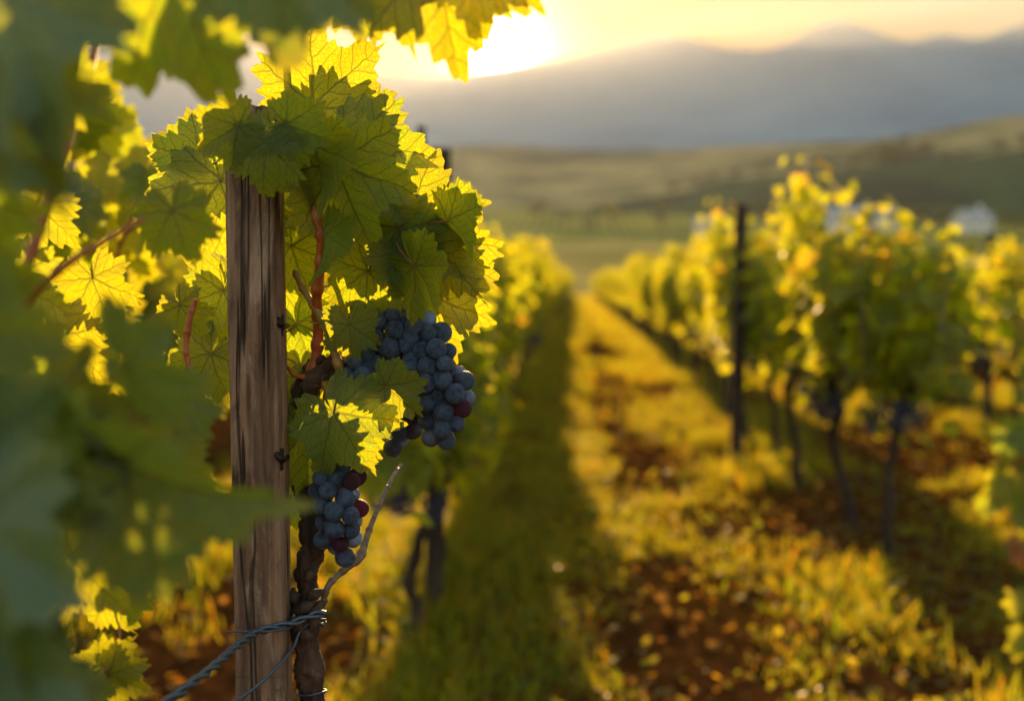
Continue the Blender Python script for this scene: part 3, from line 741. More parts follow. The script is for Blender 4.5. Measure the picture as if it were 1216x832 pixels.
# a vine at the right edge, one reddening shoot hanging into the picture
o = put_vine(1.66, 3.80, 0, (1.0, 1, .90), VINES[0], 'leafy grapevine at the right edge of the photo, nearest in its row', 'grapevines in the row right of the grass lane')
EDGE = o
b = MB(); tube(b, [(1.5, 3.6, .86), (1.46, 3.5, .80), (1.44, 3.45, .70), (1.46, 3.42, .58)], [.005, .004, .003, .0015], 14, 5)
b.obj('cane', M_CANE, EDGE)
for px, py, an_, sz, rd in ((1200, 520, -100, 26, 0), (1212, 505, -60, 28, 0), (1208, 540, -80, 17, 1), (1190, 568, -140, 24, 0), (1176, 598, -150, 17, 0), (1205, 585, -90, 22, 0), (1214, 650, -90, 22, 1), (1211, 720, 120, 20, 0), (1214, 755, -100, 24, 0), (1218, 610, -30, 24, 0), (1230, 560, -90, 28, 0), (1225, 480, 20, 26, 0)):
    if rd and REDME is None:
        REDME = LEAFME[0].copy(); REDME.materials.clear(); REDME.materials.append(M_RED)
    leaf(EDGE, px, py, 3.45 + random.uniform(-.05, .05), an_, sz * 1.25, random.uniform(-20, 20), random.uniform(-30, 30), mat=REDME if rd else None, pet=False)

# ------------------------------------------------------------------ grass, weeds, fallen leaves
def grow(b, cx, cy, nb, hmin, hmax, w, spread, r, lean=.5):
    n = len(cx); cx = np.repeat(cx, nb); cy = np.repeat(cy, nb); N = len(cx)
    hh = np.repeat(r.uniform(.55, 1.15, n), nb)
    x = cx + r.normal(0, spread, N); y = cy + r.normal(0, spread, N); z = ground_z(x, y) - .004
    h = r.uniform(hmin, hmax, N) * hh; a = r.uniform(0, 2 * math.pi, N); l = r.uniform(.05, lean, N) * h * 1.6
    ox, oy = np.cos(a) * l, np.sin(a) * l; q = r.uniform(0, math.pi, N); wx, wy = np.cos(q) * w * r.uniform(.6, 1.3, N), np.sin(q) * w
    V = np.stack([np.stack([x - wx, y - wy, z], 1), np.stack([x + wx, y + wy, z], 1),
                  np.stack([x + ox * .4 + wx * .8, y + oy * .4 + wy * .8, z + h * .6], 1), np.stack([x + ox * .4 - wx * .8, y + oy * .4 - wy * .8, z + h * .6], 1),
                  np.stack([x + ox, y + oy, z + h * (1 - .35 * l / np.maximum(h, 1e-3))], 1)], 1).reshape(-1, 3)
    i = np.arange(N) * 5
    u = np.repeat(r.uniform(0, 30, (n * nb, 2)), 5, axis=0)
    m = np.concatenate([np.stack([i, i + 1, i + 2, i + 3], 1)]); b.add(V, m, u)
    b.f.append(np.stack([i + 3, i + 2, i + 4], 1) + (b.n - len(V))); b.mi.append(np.zeros(N))
def green(x, y):
    """how grassy the ground is: wheel-track strip left of the middle, patches elsewhere, worn soil in the middle"""
    p = fbm(x * .9 + 3, y * .55, 3, 44) * 2.8 + fbm(x * 3, y * 2.6, 2, 50) * 1.4
    lane = .42 * np.exp(-((x + .14) / .20) ** 2) - .36 * np.exp(-((x - .30) / .24) ** 2) + .22 * np.exp(-((x - .85) / .25) ** 2) - .12 * np.exp(-((x - 1.3) / .25) ** 2)
    return .5 + p * .8 + lane
def scatter(n, x0, x1, y0, y1, r, thr=.5, soft=.22):
    x = r.uniform(x0, x1, n); y = r.uniform(y0, y1, n); k = (green(x, y) + r.normal(0, soft * .75, n)) > thr + .09
    return x[k], y[k]
r = np.random.default_rng(3)
b = MB()
x, y = scatter(5200, -2.4, 4.2, 1.6, 11, r); grow(b, x, y, 22, .025, .085, .0028, .05, r, .8)
x, y = scatter(2600, -2.4, 4.2, 1.6, 11, r, .72); grow(b, x, y, 30, .05, .15, .0034, .05, r, .8)
x, y = scatter(3000, -2.6, -.5, 1.8, 7, r, .3); grow(b, x, y, 18, .05, .17, .003, .05, r, .6)
x, y = scatter(9000, -5, 9, 11, 32, r, .40); grow(b, x, y, 9, .05, .18, .007, .09, r)
x, y = scatter(14000, -9, 20, 32, 112, r, .25); grow(b, x, y, 6, .08, .22, .02, .3, r)
for rx in (-.6, 1.3, 3.4):
    n_ = 2600; y = 1.8 + r.random(n_) ** 1.4 * 30; x = rx + r.normal(0, .22, n_); k = vnoise(y * 1.1, x * 2, 5) > .42; grow(b, x[k], y[k], 14, .06, .20, .004, .06, r, .8)
tag(b.obj('grass', M_GRASS, smooth=False), 'patchy green grass growing over the reddish soil', 'grass', kind='stuff')
b = MB()
x, y = scatter(16000, -2.2, 4.2, 1.8, 13, r, .38, .35)
for xx, yy in zip(x, y):
    z = float(ground_z(xx, yy)); c = np.array([xx, yy, z + r.uniform(.01, .07)]); a = r.uniform(0, 6.28)
    tip = unit(np.array([math.cos(a), math.sin(a), r.uniform(-.1, .9)])); nm = unit(np.array([r.normal(0, .4), r.normal(0, .4), 1])); nm = unit(nm - tip * nm.dot(tip)); s = r.uniform(.008, .024) * (1 if r.random() < .85 else 1.6); xx_ = np.cross(tip, nm)
    b.add([c, c + tip * s + xx_ * s * .7, c + tip * s * 2.1 + nm * s * .1, c + tip * s - xx_ * s * .7, c + tip * s * 1.1 - nm * s * .15], [[0, 1, 4], [1, 2, 4], [2, 3, 4], [3, 0, 4]], np.full((5, 2), r.uniform(0, 30)))
tag(b.obj('weeds', M_WEED, smooth=False), 'low broad-leaved weeds among the grass', 'weeds', kind='stuff')
b = MB()
for k in range(7500):
    xx = r.choice([-.6, 1.32]) + r.normal(0, .5) if r.random() < .6 else r.uniform(-2, 4); yy = 1.7 + r.random() ** 1.3 * 16
    c = np.array([xx, yy, float(ground_z(xx, yy)) + .012]); a = r.uniform(0, 6.28); tip = unit(np.array([math.cos(a), math.sin(a), r.normal(0, .25)])); nm = unit(np.array([r.normal(0, .35), r.normal(0, .35), 1])); nm = unit(nm - tip * nm.dot(tip))
    small_leaf(b, c, tip, nm, r.uniform(.016, .036), r)
tag(b.obj('leaf_litter', M_LITTER, smooth=False), 'brown and orange fallen leaves strewn under the vines', 'fallen leaves', kind='stuff')
# clods of soil
b = MB()
for k in range(2600):
    xx = r.uniform(-2, 3.6); yy = 1.7 + r.random() ** 1.2 * 9
    if green(xx, yy) > .7: continue
    s = r.uniform(.005, .022) * (1 if r.random() < .9 else 1.7); sq = r.uniform(.6, 1.2, 3); V = ICO[0] * s * sq * (1 + .35 * r.normal(size=(len(ICO[0]), 1)).clip(-1, 1)); b.add(V + [xx, yy, float(ground_z(xx, yy)) + s * .2], ICO[1])
tag(b.obj('soil_clods', g.m, smooth=False), 'crumbly clods of reddish soil between the grass', 'soil', kind='stuff')
# ------------------------------------------------------------------ the post and vine in focus
D0 = 1.13
def gpt(p): return Vector((p.x, p.y, float(ground_z(p.x, p.y))))
pb = P(305, 500, 1.10)
post = empty('wooden_post', gpt(pb)); tag(post, 'weathered square wooden post in sharp focus beside the grapes', 'post')
b = post_mesh(.0515, 1.42, 77)
# denser shaft for the near post
b = MB(); n = 260; seg = 56; an = np.arange(seg) / seg * 2 * math.pi + math.pi / 4; V = []
for k in range(n + 1):
    z = -.3 + (1.40 + .3) * k / n
    rr = .0505 / 2 * (1 / np.maximum(np.abs(np.cos(an)), np.abs(np.sin(an)))) ** .62
    sp_ = .55 * fbm(np.cos(an) * 7 + 3, np.sin(an) * 7 + z * 1.4, 4, 5); cr_ = np.abs(fbm(np.cos(an) * 5 + 20, np.sin(an) * 5 + z * .9, 3, 8))
    rr = rr * (1 + .13 * sp_ - .17 * np.exp(-(cr_ / .016) ** 2) - .10 * np.clip(fbm(np.cos(an) * 1.5 + 40, np.sin(an) * 1.5 + z * 5.0, 3, 12) - .10, 0, 1) + .05 * fbm(np.full(seg, z * 3.), an * 0, 2, 4))
    rr = rr * (1 + .02 * (vnoise(an * 2.0, an * 0 + np.floor(z * 9 + .3 * np.sin(an * 2)), 3) - .5))
    off = .004 * math.sin(z * 2.2)
    V.append(np.stack([np.cos(an + .08) * rr + off, np.sin(an + .08) * rr, np.full(seg, z) + (.02 * fbm(np.cos(an) * 3, np.sin(an) * 3, 2, 2) if k == n else 0)], 1))
V = np.concatenate(V); i = np.arange(seg); j = (i + 1) % seg
b.add(V, np.concatenate([np.stack([k * seg + i, k * seg + j, (k + 1) * seg + j, (k + 1) * seg + i], 1) for k in range(n)]))
b.add(np.vstack([V[-seg:], [[.002, 0, 1.395]]]), np.stack([i, j, np.full(seg, seg)], 1))
b.obj('shaft', M_WOOD).parent = post
for (px, py) in ((331, 386), (331, 545)):
    b = MB(); c = P(px, py, 1.085)
    tube(b, [c + RT * .004 + BK * -.02, c + RT * .004 + BK * .004, c + BK * .006 + UP * .004, c + UP * .006 * 1, c - RT * .004 + BK * -.01], [.0028, .0032, .0028], 12, 7, .2)
    tube(b, [c + UP * .010 + RT * .001, c - UP * .010 + RT * .002], [.0034, .0040, .0030], 8, 8, .3)
    b.obj('staple', M_IRON, post)

vb = P(370, 620, 1.13)
vine = empty('grapevine', gpt(vb)); tag(vine, 'sharply focused grapevine with blue grape bunches beside the weathered post', 'grapevine')
V0 = gpt(vb)
b = MB()
tube(b, [V0 + Vector((.01, 0, -.1)), V0 + Vector((.012, .0, .15)), V0 + Vector((0, .01, .32)), P(385, 1000, 1.16), P(373, 836, 1.15), P(366, 780, 1.14), P(360, 740, 1.13), P(366, 705, 1.13), P(364, 680, 1.13), P(371, 650, 1.13), P(369, 620, 1.13), P(362, 595, 1.135), P(352, 560, 1.14), P(345, 530, 1.14), P(349, 500, 1.135), P(362, 470, 1.13), P(378, 447, 1.13)],
     [.021, .018, .017, .016, .0125, .0115, .0125, .0105, .011, .010, .0105, .0095, .009, .0085, .0085, .009, .0105], 300, 36, .55, 31, 8)
# knobbly growths around the wire and at the head
for k, (px, py, dx, dy, w_) in enumerate(((352, 728, 22, -14, .006), (360, 738, 26, -26, .0055), (372, 748, 8, -34, .005), (351, 716, -2, -16, .0045), (366, 712, 18, -10, .0045), (350, 735, 16, 16, .0045), (358, 756, 20, -10, .005), (364, 690, 10, -16, .004))):
    c = P(px, py, 1.118 - .004 * (k % 3)); e = P(px + dx, py + dy, 1.118 + .012 * (k % 2)); m = (c + e) / 2 + BK * .008 + UP * random.uniform(-.004, .004)
    tube(b, [c, m, e], [w_ * .8, w_, w_ * .6], 18, 10, .7, k + 3, mi=0)
for k in range(14):
    a = random.uniform(0, 6.28); c = P(382 + random.uniform(-16, 18), 440 + random.uniform(-8, 12), 1.128); e = c + RT * math.cos(a) * .013 + UP * math.sin(a) * .013 + BK * random.uniform(-.006, .012)
    tube(b, [c, (c + e) / 2 + BK * .004, e], [.006, .005, .0025], 10, 8, .8, k)
tube(b, [P(352, 470, 1.13), P(368, 452, 1.122), P(388, 440, 1.12), P(408, 434, 1.125), P(424, 430, 1.13)], [.006, .0085, .009, .007, .0045], 50, 18, .7, 66, 4)
b.obj('trunk', M_BARK, vine)
def cane(pts, w, mat=M_CANE, anch=True, nm='cane', par=None):
    b = MB(); W_ = [P(*p) for p in pts]; n = len(pts) * 7
    C = catmull(W_, n); w = list(np.atleast_1d(w)); w = w if len(w) > 1 else [w[0], w[0] * .75]
    tube(b, W_, w, n, 10, .12, len(pts))
    for k in range(4, n - 2, 7):                       # nodes of the cane
        c = C[k]; t = unit(C[k + 1] - C[k - 1]); wk = np.interp(k / n, np.linspace(0, 1, len(w)), w)
        tube(b, [c - t * wk * 1.6, c - t * wk * .4, c + t * wk * .4, c + t * wk * 1.6], [wk * .9, wk * 1.32, wk * 1.32, wk * .9], 8, 10, .1)
    o = b.obj(nm, mat, par or vine)
    if anch: ANCH.extend(Vector(c) for c in C[::3])
    return o
cane([(368, 452, 1.125), (375, 425, 1.12), (378, 390, 1.12), (376, 355, 1.095), (380, 320, 1.08), (382, 285, 1.07), (378, 262, 1.065), (369, 230, 1.06), (360, 200, 1.06), (352, 160, 1.09), (345, 110, 1.13), (352, 60, 1.15), (380, 10, 1.16)], [.0056, .0050, .0046, .0044, .004, .0028])
cane([(410, 462, 1.105), (404, 440, 1.10), (396, 415, 1.10), (386, 385, 1.10), (372, 362, 1.10), (358, 340, 1.105), (350, 322, 1.11)], [.0044, .0040, .0034, .0026], M_CANEG)
cane([(390, 440, 1.14), (400, 410, 1.14), (412, 370, 1.14), (402, 330, 1.14), (396, 300, 1.15), (405, 270, 1.15), (425, 230, 1.16), (438, 180, 1.17), (430, 120, 1.17)], [.0036, .0030, .002])
cane([(384, 448, 1.12), (390, 470, 1.115), (393, 490, 1.12)], [.0036, .0030], M_CANEG)
cane([(366, 448, 1.12), (352, 446, 1.11), (343, 438, 1.11), (333, 428, 1.12), (315, 425, 1.15)], [.0024, .0020, .0014])
cane([(398, 300, 1.14), (430, 290, 1.14), (470, 275, 1.13), (505, 268, 1.13)], [.0022, .0018, .0013])
cane([(412, 372, 1.15), (445, 350, 1.16), (490, 325, 1.16), (530, 315, 1.16), (560, 330, 1.16)], [.0024, .0018, .0012])
cane([(358, 200, 1.14), (330, 170, 1.16), (290, 165, 1.18), (240, 180, 1.19), (215, 215, 1.19)], [.0026, .0020, .0014])
cane([(232, 355, 1.0), (224, 385, 1.0), (221, 415, 1.0), (226, 450, 1.0), (223, 478, 1.01)], [.0022, .0026, .0024, .0020])
cane([(350, 740, 1.12), (345, 742, 1.11), (349, 730, 1.10)], [.002, .0014], M_CANED, False)
cane([(384, 712, 1.12), (390, 695, 1.12), (402, 682, 1.13), (420, 668, 1.14), (428, 660, 1.15), (438, 630, 1.18), (450, 600, 1.21), (462, 575, 1.25), (476, 552, 1.3)], [.0028, .0030, .0032, .0040, .0026, .0024, .0020], M_CANED, False)
# tendrils
for pts in ([(378, 262, 1.12), (386, 258, 1.11), (390, 246, 1.11), (384, 240, 1.11)], [(376, 270, 1.12), (368, 276, 1.11), (366, 268, 1.11)], [(372, 338, 1.10), (380, 341, 1.095), (392, 339, 1.10)], [(369, 382, 1.10), (376, 384, 1.095), (384, 381, 1.10)]):
    b = MB(); tube(b, [P(*p) for p in pts], [.0011, .0008], 14, 6); b.obj('tendril', M_CANEG, vine)

# grapes
ICO3 = ico_mesh(3)
def berry_mesh(k, mat):
    r_ = np.random.default_rng(900 + k); V = ICO3[0].copy(); n = fbm(V[:, 0] * 1.3 + k, V[:, 1] * 1.3 + V[:, 2], 3, k); V = V * (1 + .045 * n[:, None]); V[:, 2] *= 1.05
    b = MB(); b.add(V, ICO3[1]); return b.mesh('grape', mat)
BERRY = [berry_mesh(k, M_GRAPE) for k in range(4)]; BERRYR = [berry_mesh(k, M_GRAPER) for k in range(2)]
def bunch(label, spine, d, rad_px, nfront, br=13.0, redside=0.0, seed=1, fill=True):
    """berries packed round a curved stem; spine is a list of photo pixels with the half-width of the bunch there"""
    r_ = np.random.default_rng(seed); S = np.array(spine, float)
    top = P(S[0][0], S[0][1], d); o = MB()
    C = [P(s[0], s[1], d) for s in spine]
    tube(o, [C[0] + UP * .012, C[0] + UP * .004] + C, [.0022, .002, .0016, .001], 24, 6)
    # berries are found by relaxing random points in the volume until they only touch
    tt = r_.uniform(0, 1, nfront * 60); px = []; 
    def sec(t): k = t * (len(S) - 1); i = np.minimum(k.astype(int), len(S) - 2); u = k - i; return S[i] * (1 - u)[:, None] + S[i + 1] * u[:, None]
    Q = sec(tt); a = r_.uniform(0, 2 * math.pi, len(tt)); q = np.sqrt(r_.uniform(.25, 1, len(tt))); s = d / F
    X3 = np.stack([Q[:, 0] + np.cos(a) * q * Q[:, 2], Q[:, 1] + r_.normal(0, 2, len(tt)), np.sin(a) * q * Q[:, 2] * .9], 1)
    pts = []; rr = []
    for k in range(len(X3)):
        rk = br * r_.uniform(.84, 1.1)
        if all(np.linalg.norm(X3[k] - p) > (rk + r2) * .74 for p, r2 in zip(pts, rr)): pts.append(X3[k]); rr.append(rk)
        if len(pts) > nfront * 2.6: break
    pts = np.array(pts); rr = np.array(rr)
    for it in range(30):
        D = pts[:, None] - pts[None]; L = np.linalg.norm(D, axis=2) + 1e-6; ov = np.clip((rr[:, None] + rr[None]) * .93 - L, 0, None); np.fill_diagonal(ov, 0)
        pts += (D / L[..., None] * ov[..., None]).sum(1) * .3
    bo = o.obj('grape_bunch', M_CANEG, vine); bo['label'] = label
    back = MB(); nb = 0; nf = 0
    w_ = lambda p: P(p[0], p[1], d - p[2] * s)
    for p, rk in sorted(zip(pts, rr), key=lambda e: -e[0][2]):
        # a berry is hidden when others stand in front of its centre
        if p[2] > -4 and nf < nfront:
            red = r_.random() < redside * .9 * np.clip((p[0] - np.interp(p[1], S[:, 1], S[:, 0])) / 18, 0, 1) or r_.random() < redside * .12
            m = bpy.data.objects.new('grape', (BERRYR if red else BERRY)[r_.integers(2 if red else 4)]); COL.objects.link(m)
            m.location = w_(p); m.scale = (rk * s,) * 3; m.rotation_euler = r_.uniform(0, 6, 3); attach(m, bo)
            if red: m['label'] = 'reddish berry'
            nf += 1
        else:
            c = w_(p); back.add(ICO2[0] * rk * s + np.array(c), ICO2[1]); nb += 1
    if nb:
        q = back.obj('inner_berries', M_GRAPE, bo); q['kind'] = 'stuff'
    return bo
ICO2 = ico_mesh(2)
bunch('upper bunch hanging right under the leaves', [(447, 362, 20), (460, 385, 40), (470, 408, 46), (458, 428, 36), (440, 440, 24)], 1.135, 0, 34, 11.6, .05, 3)
bunch('left shoulder of the upper grapes with the bluest berries', [(424, 420, 10), (426, 440, 17), (420, 458, 14)], 1.105, 0, 9, 11, 0, 4)
bunch('longest bunch, tapering to red-rimmed berries on the right', [(500, 385, 18), (505, 415, 26), (514, 440, 32), (522, 470, 32), (526, 500, 25), (524, 522, 13)], 1.12, 0, 42, 11.8, .55, 5)
bunch('small cluster half hidden under the yellow-green leaf', [(484, 490, 12), (480, 508, 15), (474, 526, 9)], 1.15, 0, 8, 11.4, .1, 6)
bunch('lower bunch hanging alone beside the dark trunk', [(404, 556, 16), (402, 575, 27), (403, 600, 27), (403, 625, 23), (404, 648, 15), (404, 658, 6)], 1.11, 0, 30, 11.6, .45, 8)

# leaves in focus
Lf = lambda *a, **k: leaf(vine, *a, **k)
Lf(372, 124, 1.13, 38, 100, 10, 15, 0)
Lf(385, 150, 1.15, -14, 98, 0, -10, 5)
Lf(428, 158, 1.17, -30, 66, 10, 25, 2)
Lf(398, 194, 1.05, -70, 106, -8, 8, 0, shade=True)
Lf(405, 180, 1.09, 5, 62, 15, -30, 1)
Lf(372, 175, 1.04, -62, 76, -10, 62, 6, back=1)
Lf(476, 273, 1.10, 16, 104, 0, 8, 5)
Lf(478, 274, 1.115, -38, 66, 10, -8, 2, shade=True)
Lf(474, 274, 1.12, 88, 66, 0, 15, 0)
Lf(532, 262, 1.09, -36, 66, 20, 52, 6, back=1)
Lf(520, 288, 1.125, -55, 82, 10, 10, 3)
Lf(492, 316, 1.08, -50, 70, 15, 40, 1, back=1)
Lf(470, 300, 1.10, -66, 58, -5, -25, 4)
Lf(518, 312, 1.15, -62, 84, 0, -18, 0)
Lf(512, 352, 1.135, -72, 78, 5, 10, 5)
Lf(345, 292, 1.15, -120, 70, 0, -12, 0, shade=True)
Lf(384, 278, 1.06, -78, 60, 5, 60, 6, back=1)
Lf(437, 322, 1.10, -98, 70, -5, 10, 3)
Lf(415, 385, 1.085, -86, 46, 0, 0, 0, shade=True)
Lf(396, 490, 1.075, -58, 82, 8, 6, 5)
Lf(458, 458, 1.085, -42, 56, 10, 5, 2)
Lf(362, 515, 1.12, -86, 84, 0, -10, 4, shade=True)
Lf(345, 590, 1.17, -75, 46, 0, 20, 2)
Lf(340, 448, 1.13, -100, 42, 0, 30, 1, shade=True)
Lf(352, 385, 1.19, -70, 66, 0, -20, 0)
Lf(336, 345, 1.20, -60, 60, 0, 20, 3)
Lf(350, 225, 1.18, -100, 84, 0, 20, 3)
Lf(425, 262, 1.18, -75, 74, 0, 10, 0)
# leaves round the head of the post
Lf(243, 200, 1.13, 205, 84, 0, 6, 0)
Lf(262, 215, 1.12, -72, 110, 5, -8, 5)
Lf(238, 180, 1.16, 150, 60, 0, 8, 2)
Lf(318, 168, 1.00, -100, 66, 0, 5, 3, shade=True)
Lf(282, 150, 1.0, -150, 56, 0, -10, 0)
Lf(340, 148, 1.0, -20, 58, 0, 10, 2)
Lf(265, 345, 1.18, -112, 66, 0, 12, 0)
Lf(272, 345, 1.19, -70, 70, 0, 12, 3)
Lf(250, 420, 1.17, -120, 66, 0, 12, 1, shade=True)
Lf(236, 450, 1.2, -60, 50, 0, 30, 2)
Lf(232, 590, 1.12, -52, 60, 0, 10, 2)
Lf(255, 598, 1.15, -80, 40, 0, 20, 4)
Lf(214, 362, 1.1, -60, 46, 0, 20, 3)
# leaves above, at the top edge of the picture
ANCH_KEEP = list(ANCH); ANCH.clear()
cane([(395, -60, 1.0), (440, -70, .95), (520, -60, .9), (600, -80, .86)], [.003, .002])
Lf(455, -62, .90, -75, 118, 0, 5, 0); Lf(515, -58, .86, -78, 146, 0, -5, 4)
Lf(560, -52, .86, -38, 100, 5, 0, 5); Lf(420, -40, .92, -80, 98, 0, 15, 2); Lf(600, -110, .88, 20, 100, 0, 5, 3)
ANCH[:] = ANCH_KEEP
# ------------------------------------------------------------------ wires on the near post
def twisted(pts, w, pitch, n, name, label, cat='wire', loose=1.0):
    C = catmull([P(*p) for p in pts], n); T = np.gradient(C, axis=0); T /= np.linalg.norm(T, axis=1)[:, None]
    L = np.concatenate([[0], np.cumsum(np.linalg.norm(np.diff(C, axis=0), axis=1))])
    Nn = np.cross(T, [0, 0, 1.0]); Nn /= np.linalg.norm(Nn, axis=1)[:, None]; B = np.cross(T, Nn)
    b = MB()
    for k in range(2):
        a = L / pitch * 2 * math.pi + k * math.pi
        tube(b, list(C + (np.cos(a)[:, None] * Nn + np.sin(a)[:, None] * B) * w * loose), [w, w], n * 2, 7, .15, k)
    return tag(b.obj(name, M_WIRE), label, cat)
twisted([(150, 868, .86), (205, 828, .90), (255, 790, .96), (290, 760, 1.03), (312, 748, 1.068), (345, 740, 1.09), (372, 730, 1.10), (386, 728, 1.105)], .0021, .036, 90, 'twisted_wire', 'thick twisted blue-grey wire crossing the post and tied round the trunk')
b = MB(); tube(b, [P(*p) for p in ((262, 842, 1.02), (300, 818, 1.05), (330, 790, 1.075), (348, 768, 1.10), (356, 750, 1.108), (372, 738, 1.11), (384, 742, 1.12))], [.0016, .0016], 50, 7, .1)
tag(b.obj('loose_wire', M_WIRE), 'thinner dark wire slanting up across the foot of the post', 'wire')
b = MB(); tube(b, [P(*p) for p in ((270, 752, 1.13), (271, 750, 1.09), (285, 749, 1.068), (305, 750, 1.064), (330, 748, 1.068), (341, 746, 1.08), (350, 742, 1.10))], [.0010, .0010], 40, 6)
tag(b.obj('thin_wire', M_WIRE), 'thinnest wire wrapped level round the front of the post', 'wire')
b = MB(); cc = P(370, 820, 1.15); ring = [cc + RT * math.cos(a) * .0142 + BK * math.sin(a) * .0142 + UP * .0012 * math.sin(a * 2) for a in np.linspace(0, 2 * math.pi, 24)]
tube(b, ring, [.0012, .0012], 60, 6); tag(b.obj('wire_ring', M_WIRE), 'ring of wire tied round the trunk low down', 'wire')
b = MB()
for q in range(2):
    cc = P(366, 735 + 8 * q, 1.13); ring = [cc + RT * math.cos(a) * .0165 + BK * math.sin(a) * .0165 + UP * .004 * math.sin(a + q) for a in np.linspace(0, 2 * math.pi, 24)]
    tube(b, ring, [.0013, .0013], 60, 6)
tag(b.obj('wire_tie', M_WIRE), 'wire wound twice round the knotted part of the trunk', 'wire')

# ------------------------------------------------------------------ the near, out-of-focus vine at the left edge
fv = empty('grapevine', Vector((-.52, .55, float(ground_z(-.52, .55))))); tag(fv, 'blurred leafy grapevine filling the left edge close to the lens', 'grapevine')
b = MB(); tube(b, [(-.52, .55, -.1), (-.50, .56, .3), (-.53, .55, .6), (-.51, .57, .85), (-.46, .62, 1.05)], [.028, .022, .02, .022, .016], 60, 14, .5, 5)
b.obj('trunk', M_BARK, fv)
ANCH.clear()
cane([(-120, 900, .66), (-60, 700, .70), (-20, 560, .72), (15, 380, .74), (60, 230, .76), (105, 90, .80), (140, -80, .82)], [.005, .0042, .0034, .0024], par=fv)
cane([(15, 380, .74), (60, 330, .72), (100, 300, .72), (170, 260, .76)], [.003, .0022, .0016], par=fv)
cane([(-60, 700, .70), (20, 640, .68), (90, 600, .66), (150, 560, .62)], [.003, .0022, .0016], par=fv)
cane([(60, 830, .95), (110, 810, .95), (150, 770, .95)], [.003, .002, .0015], par=fv)
M_DARKL = leaf_material('shaded_leaf', diff=(.030, .105, .080), diff2=(.045, .12, .070), tr=(.36, .56, .04), tr2=(.46, .62, .04), gloss=.36, tmix=.36, spec=.7)  # teal of shaded leaves under sky sheen, mixed into the leaf colour
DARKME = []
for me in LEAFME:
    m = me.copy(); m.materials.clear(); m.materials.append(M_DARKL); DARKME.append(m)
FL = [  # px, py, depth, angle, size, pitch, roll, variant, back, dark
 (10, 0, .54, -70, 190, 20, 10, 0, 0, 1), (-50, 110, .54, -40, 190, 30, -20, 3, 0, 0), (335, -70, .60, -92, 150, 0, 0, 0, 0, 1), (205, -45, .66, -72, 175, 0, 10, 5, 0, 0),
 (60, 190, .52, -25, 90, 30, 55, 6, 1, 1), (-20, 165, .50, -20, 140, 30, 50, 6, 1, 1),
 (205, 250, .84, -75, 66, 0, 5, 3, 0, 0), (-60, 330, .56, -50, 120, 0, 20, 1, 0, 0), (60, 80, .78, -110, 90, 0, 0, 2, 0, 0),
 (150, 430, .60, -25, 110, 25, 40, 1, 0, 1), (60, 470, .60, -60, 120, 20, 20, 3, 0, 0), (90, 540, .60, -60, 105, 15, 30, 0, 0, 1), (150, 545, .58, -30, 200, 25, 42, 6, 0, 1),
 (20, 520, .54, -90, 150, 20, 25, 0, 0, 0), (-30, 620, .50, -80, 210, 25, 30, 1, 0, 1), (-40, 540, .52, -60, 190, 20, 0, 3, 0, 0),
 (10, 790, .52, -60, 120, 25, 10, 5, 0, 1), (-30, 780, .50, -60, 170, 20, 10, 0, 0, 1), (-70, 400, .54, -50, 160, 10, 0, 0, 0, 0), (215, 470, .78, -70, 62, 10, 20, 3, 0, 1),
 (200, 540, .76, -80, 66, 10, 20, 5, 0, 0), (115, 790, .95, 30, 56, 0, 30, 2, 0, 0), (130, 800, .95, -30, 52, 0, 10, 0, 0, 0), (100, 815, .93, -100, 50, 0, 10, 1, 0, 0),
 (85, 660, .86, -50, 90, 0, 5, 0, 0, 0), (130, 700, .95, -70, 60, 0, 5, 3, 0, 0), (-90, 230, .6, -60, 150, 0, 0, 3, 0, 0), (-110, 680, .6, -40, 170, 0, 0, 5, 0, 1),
 (60, 400, 1.0, -90, 84, 0, -10, 5, 0, 0), (10, 330, .95, -80, 90, 0, 10, 0, 0, 0), (110, 330, 1.02, -75, 66, 0, 10, 3, 0, 0), (45, 240, 1.0, -100, 66, 0, 10, 5, 0, 0), (20, 440, .8, -80, 80, 0, 5, 2, 0, 0)]
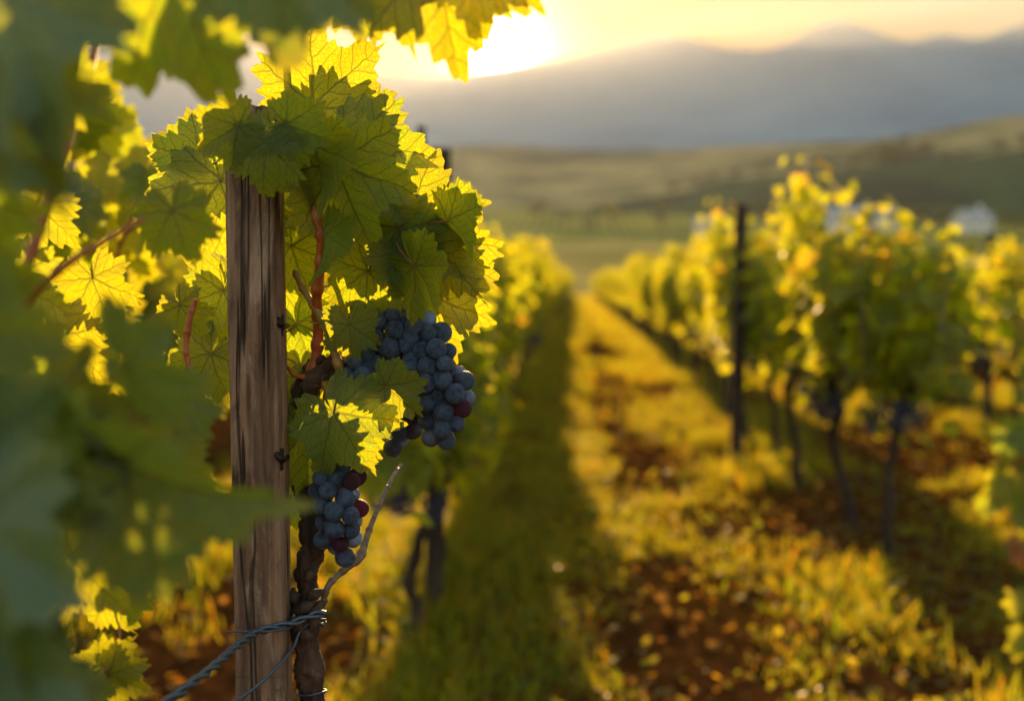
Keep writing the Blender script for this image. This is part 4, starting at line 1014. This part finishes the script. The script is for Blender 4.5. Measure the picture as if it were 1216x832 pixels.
for px, py, d, a, s, pt, ro, vr, bk, dk in FL: leaf(fv, px, py, d, a, s, pt, ro, vr, bk, mat=DARKME[vr] if dk else None)
# a vine further back, left of the post
bv = empty('grapevine', Vector((-.98, 2.05, float(ground_z(-.98, 2.05))))); tag(bv, 'sunlit yellow-green grapevine between the post and the blurred leaves at the left', 'grapevine')
b = MB(); tube(b, [(-.98, 2.05, -.1), (-.96, 2.06, .3), (-1.0, 2.04, .6), (-.97, 2.06, .9), (-.9, 2.1, 1.1)], [.026, .022, .02, .018, .012], 40, 12, .5, 15)
b.obj('trunk', M_BARK, bv); ANCH.clear()
cane([(10, 470, 2.0), (40, 360, 2.0), (70, 260, 2.0), (90, 160, 2.05), (100, 70, 2.1)], [.005, .003, .002], par=bv)
cane([(10, 470, 2.0), (90, 440, 1.95), (160, 400, 1.9), (210, 350, 1.9)], [.005, .003, .002], par=bv)
cane([(50, 450, 2.0), (120, 340, 2.0), (160, 250, 2.0), (170, 190, 2.0)], [.005, .003, .002], par=bv)
cane([(-90, 470, 2.0), (-80, 300, 2.0), (-50, 150, 2.0)], [.005, .003, .002], par=bv)
rl = random.Random(21)
for k in range(74):
    c = rl.choice(ANCH); q = c - CAM; dd = -(q.dot(BK)); px = 608 + q.dot(RT) / dd * F; py = 416 - q.dot(UP) / dd * F
    leaf(bv, px + rl.uniform(-40, 40), py + rl.uniform(-35, 35), dd + rl.uniform(-.15, .15), rl.uniform(-150, -30), rl.uniform(38, 62), rl.uniform(-30, 30), rl.uniform(-35, 35), rl.randrange(6), anchor=(px, py, dd))

# ------------------------------------------------------------------ haze over the valley
g = NT('haze_air')
pv = g.n('ShaderNodeVolumePrincipled'); pv.inputs['Color'].default_value = (.78, .85, 1.0, 1); pv.inputs['Density'].default_value = HAZE; pv.inputs['Anisotropy'].default_value = .55
g.t.links.new(pv.outputs[0], g.out.inputs['Volume'])
b = MB(); box(b, (0, 0, 388), (10400, 10400, 790)); tag(b.obj('haze', g.m, smooth=False), 'warm evening haze hanging over the valley', 'haze', kind='stuff')
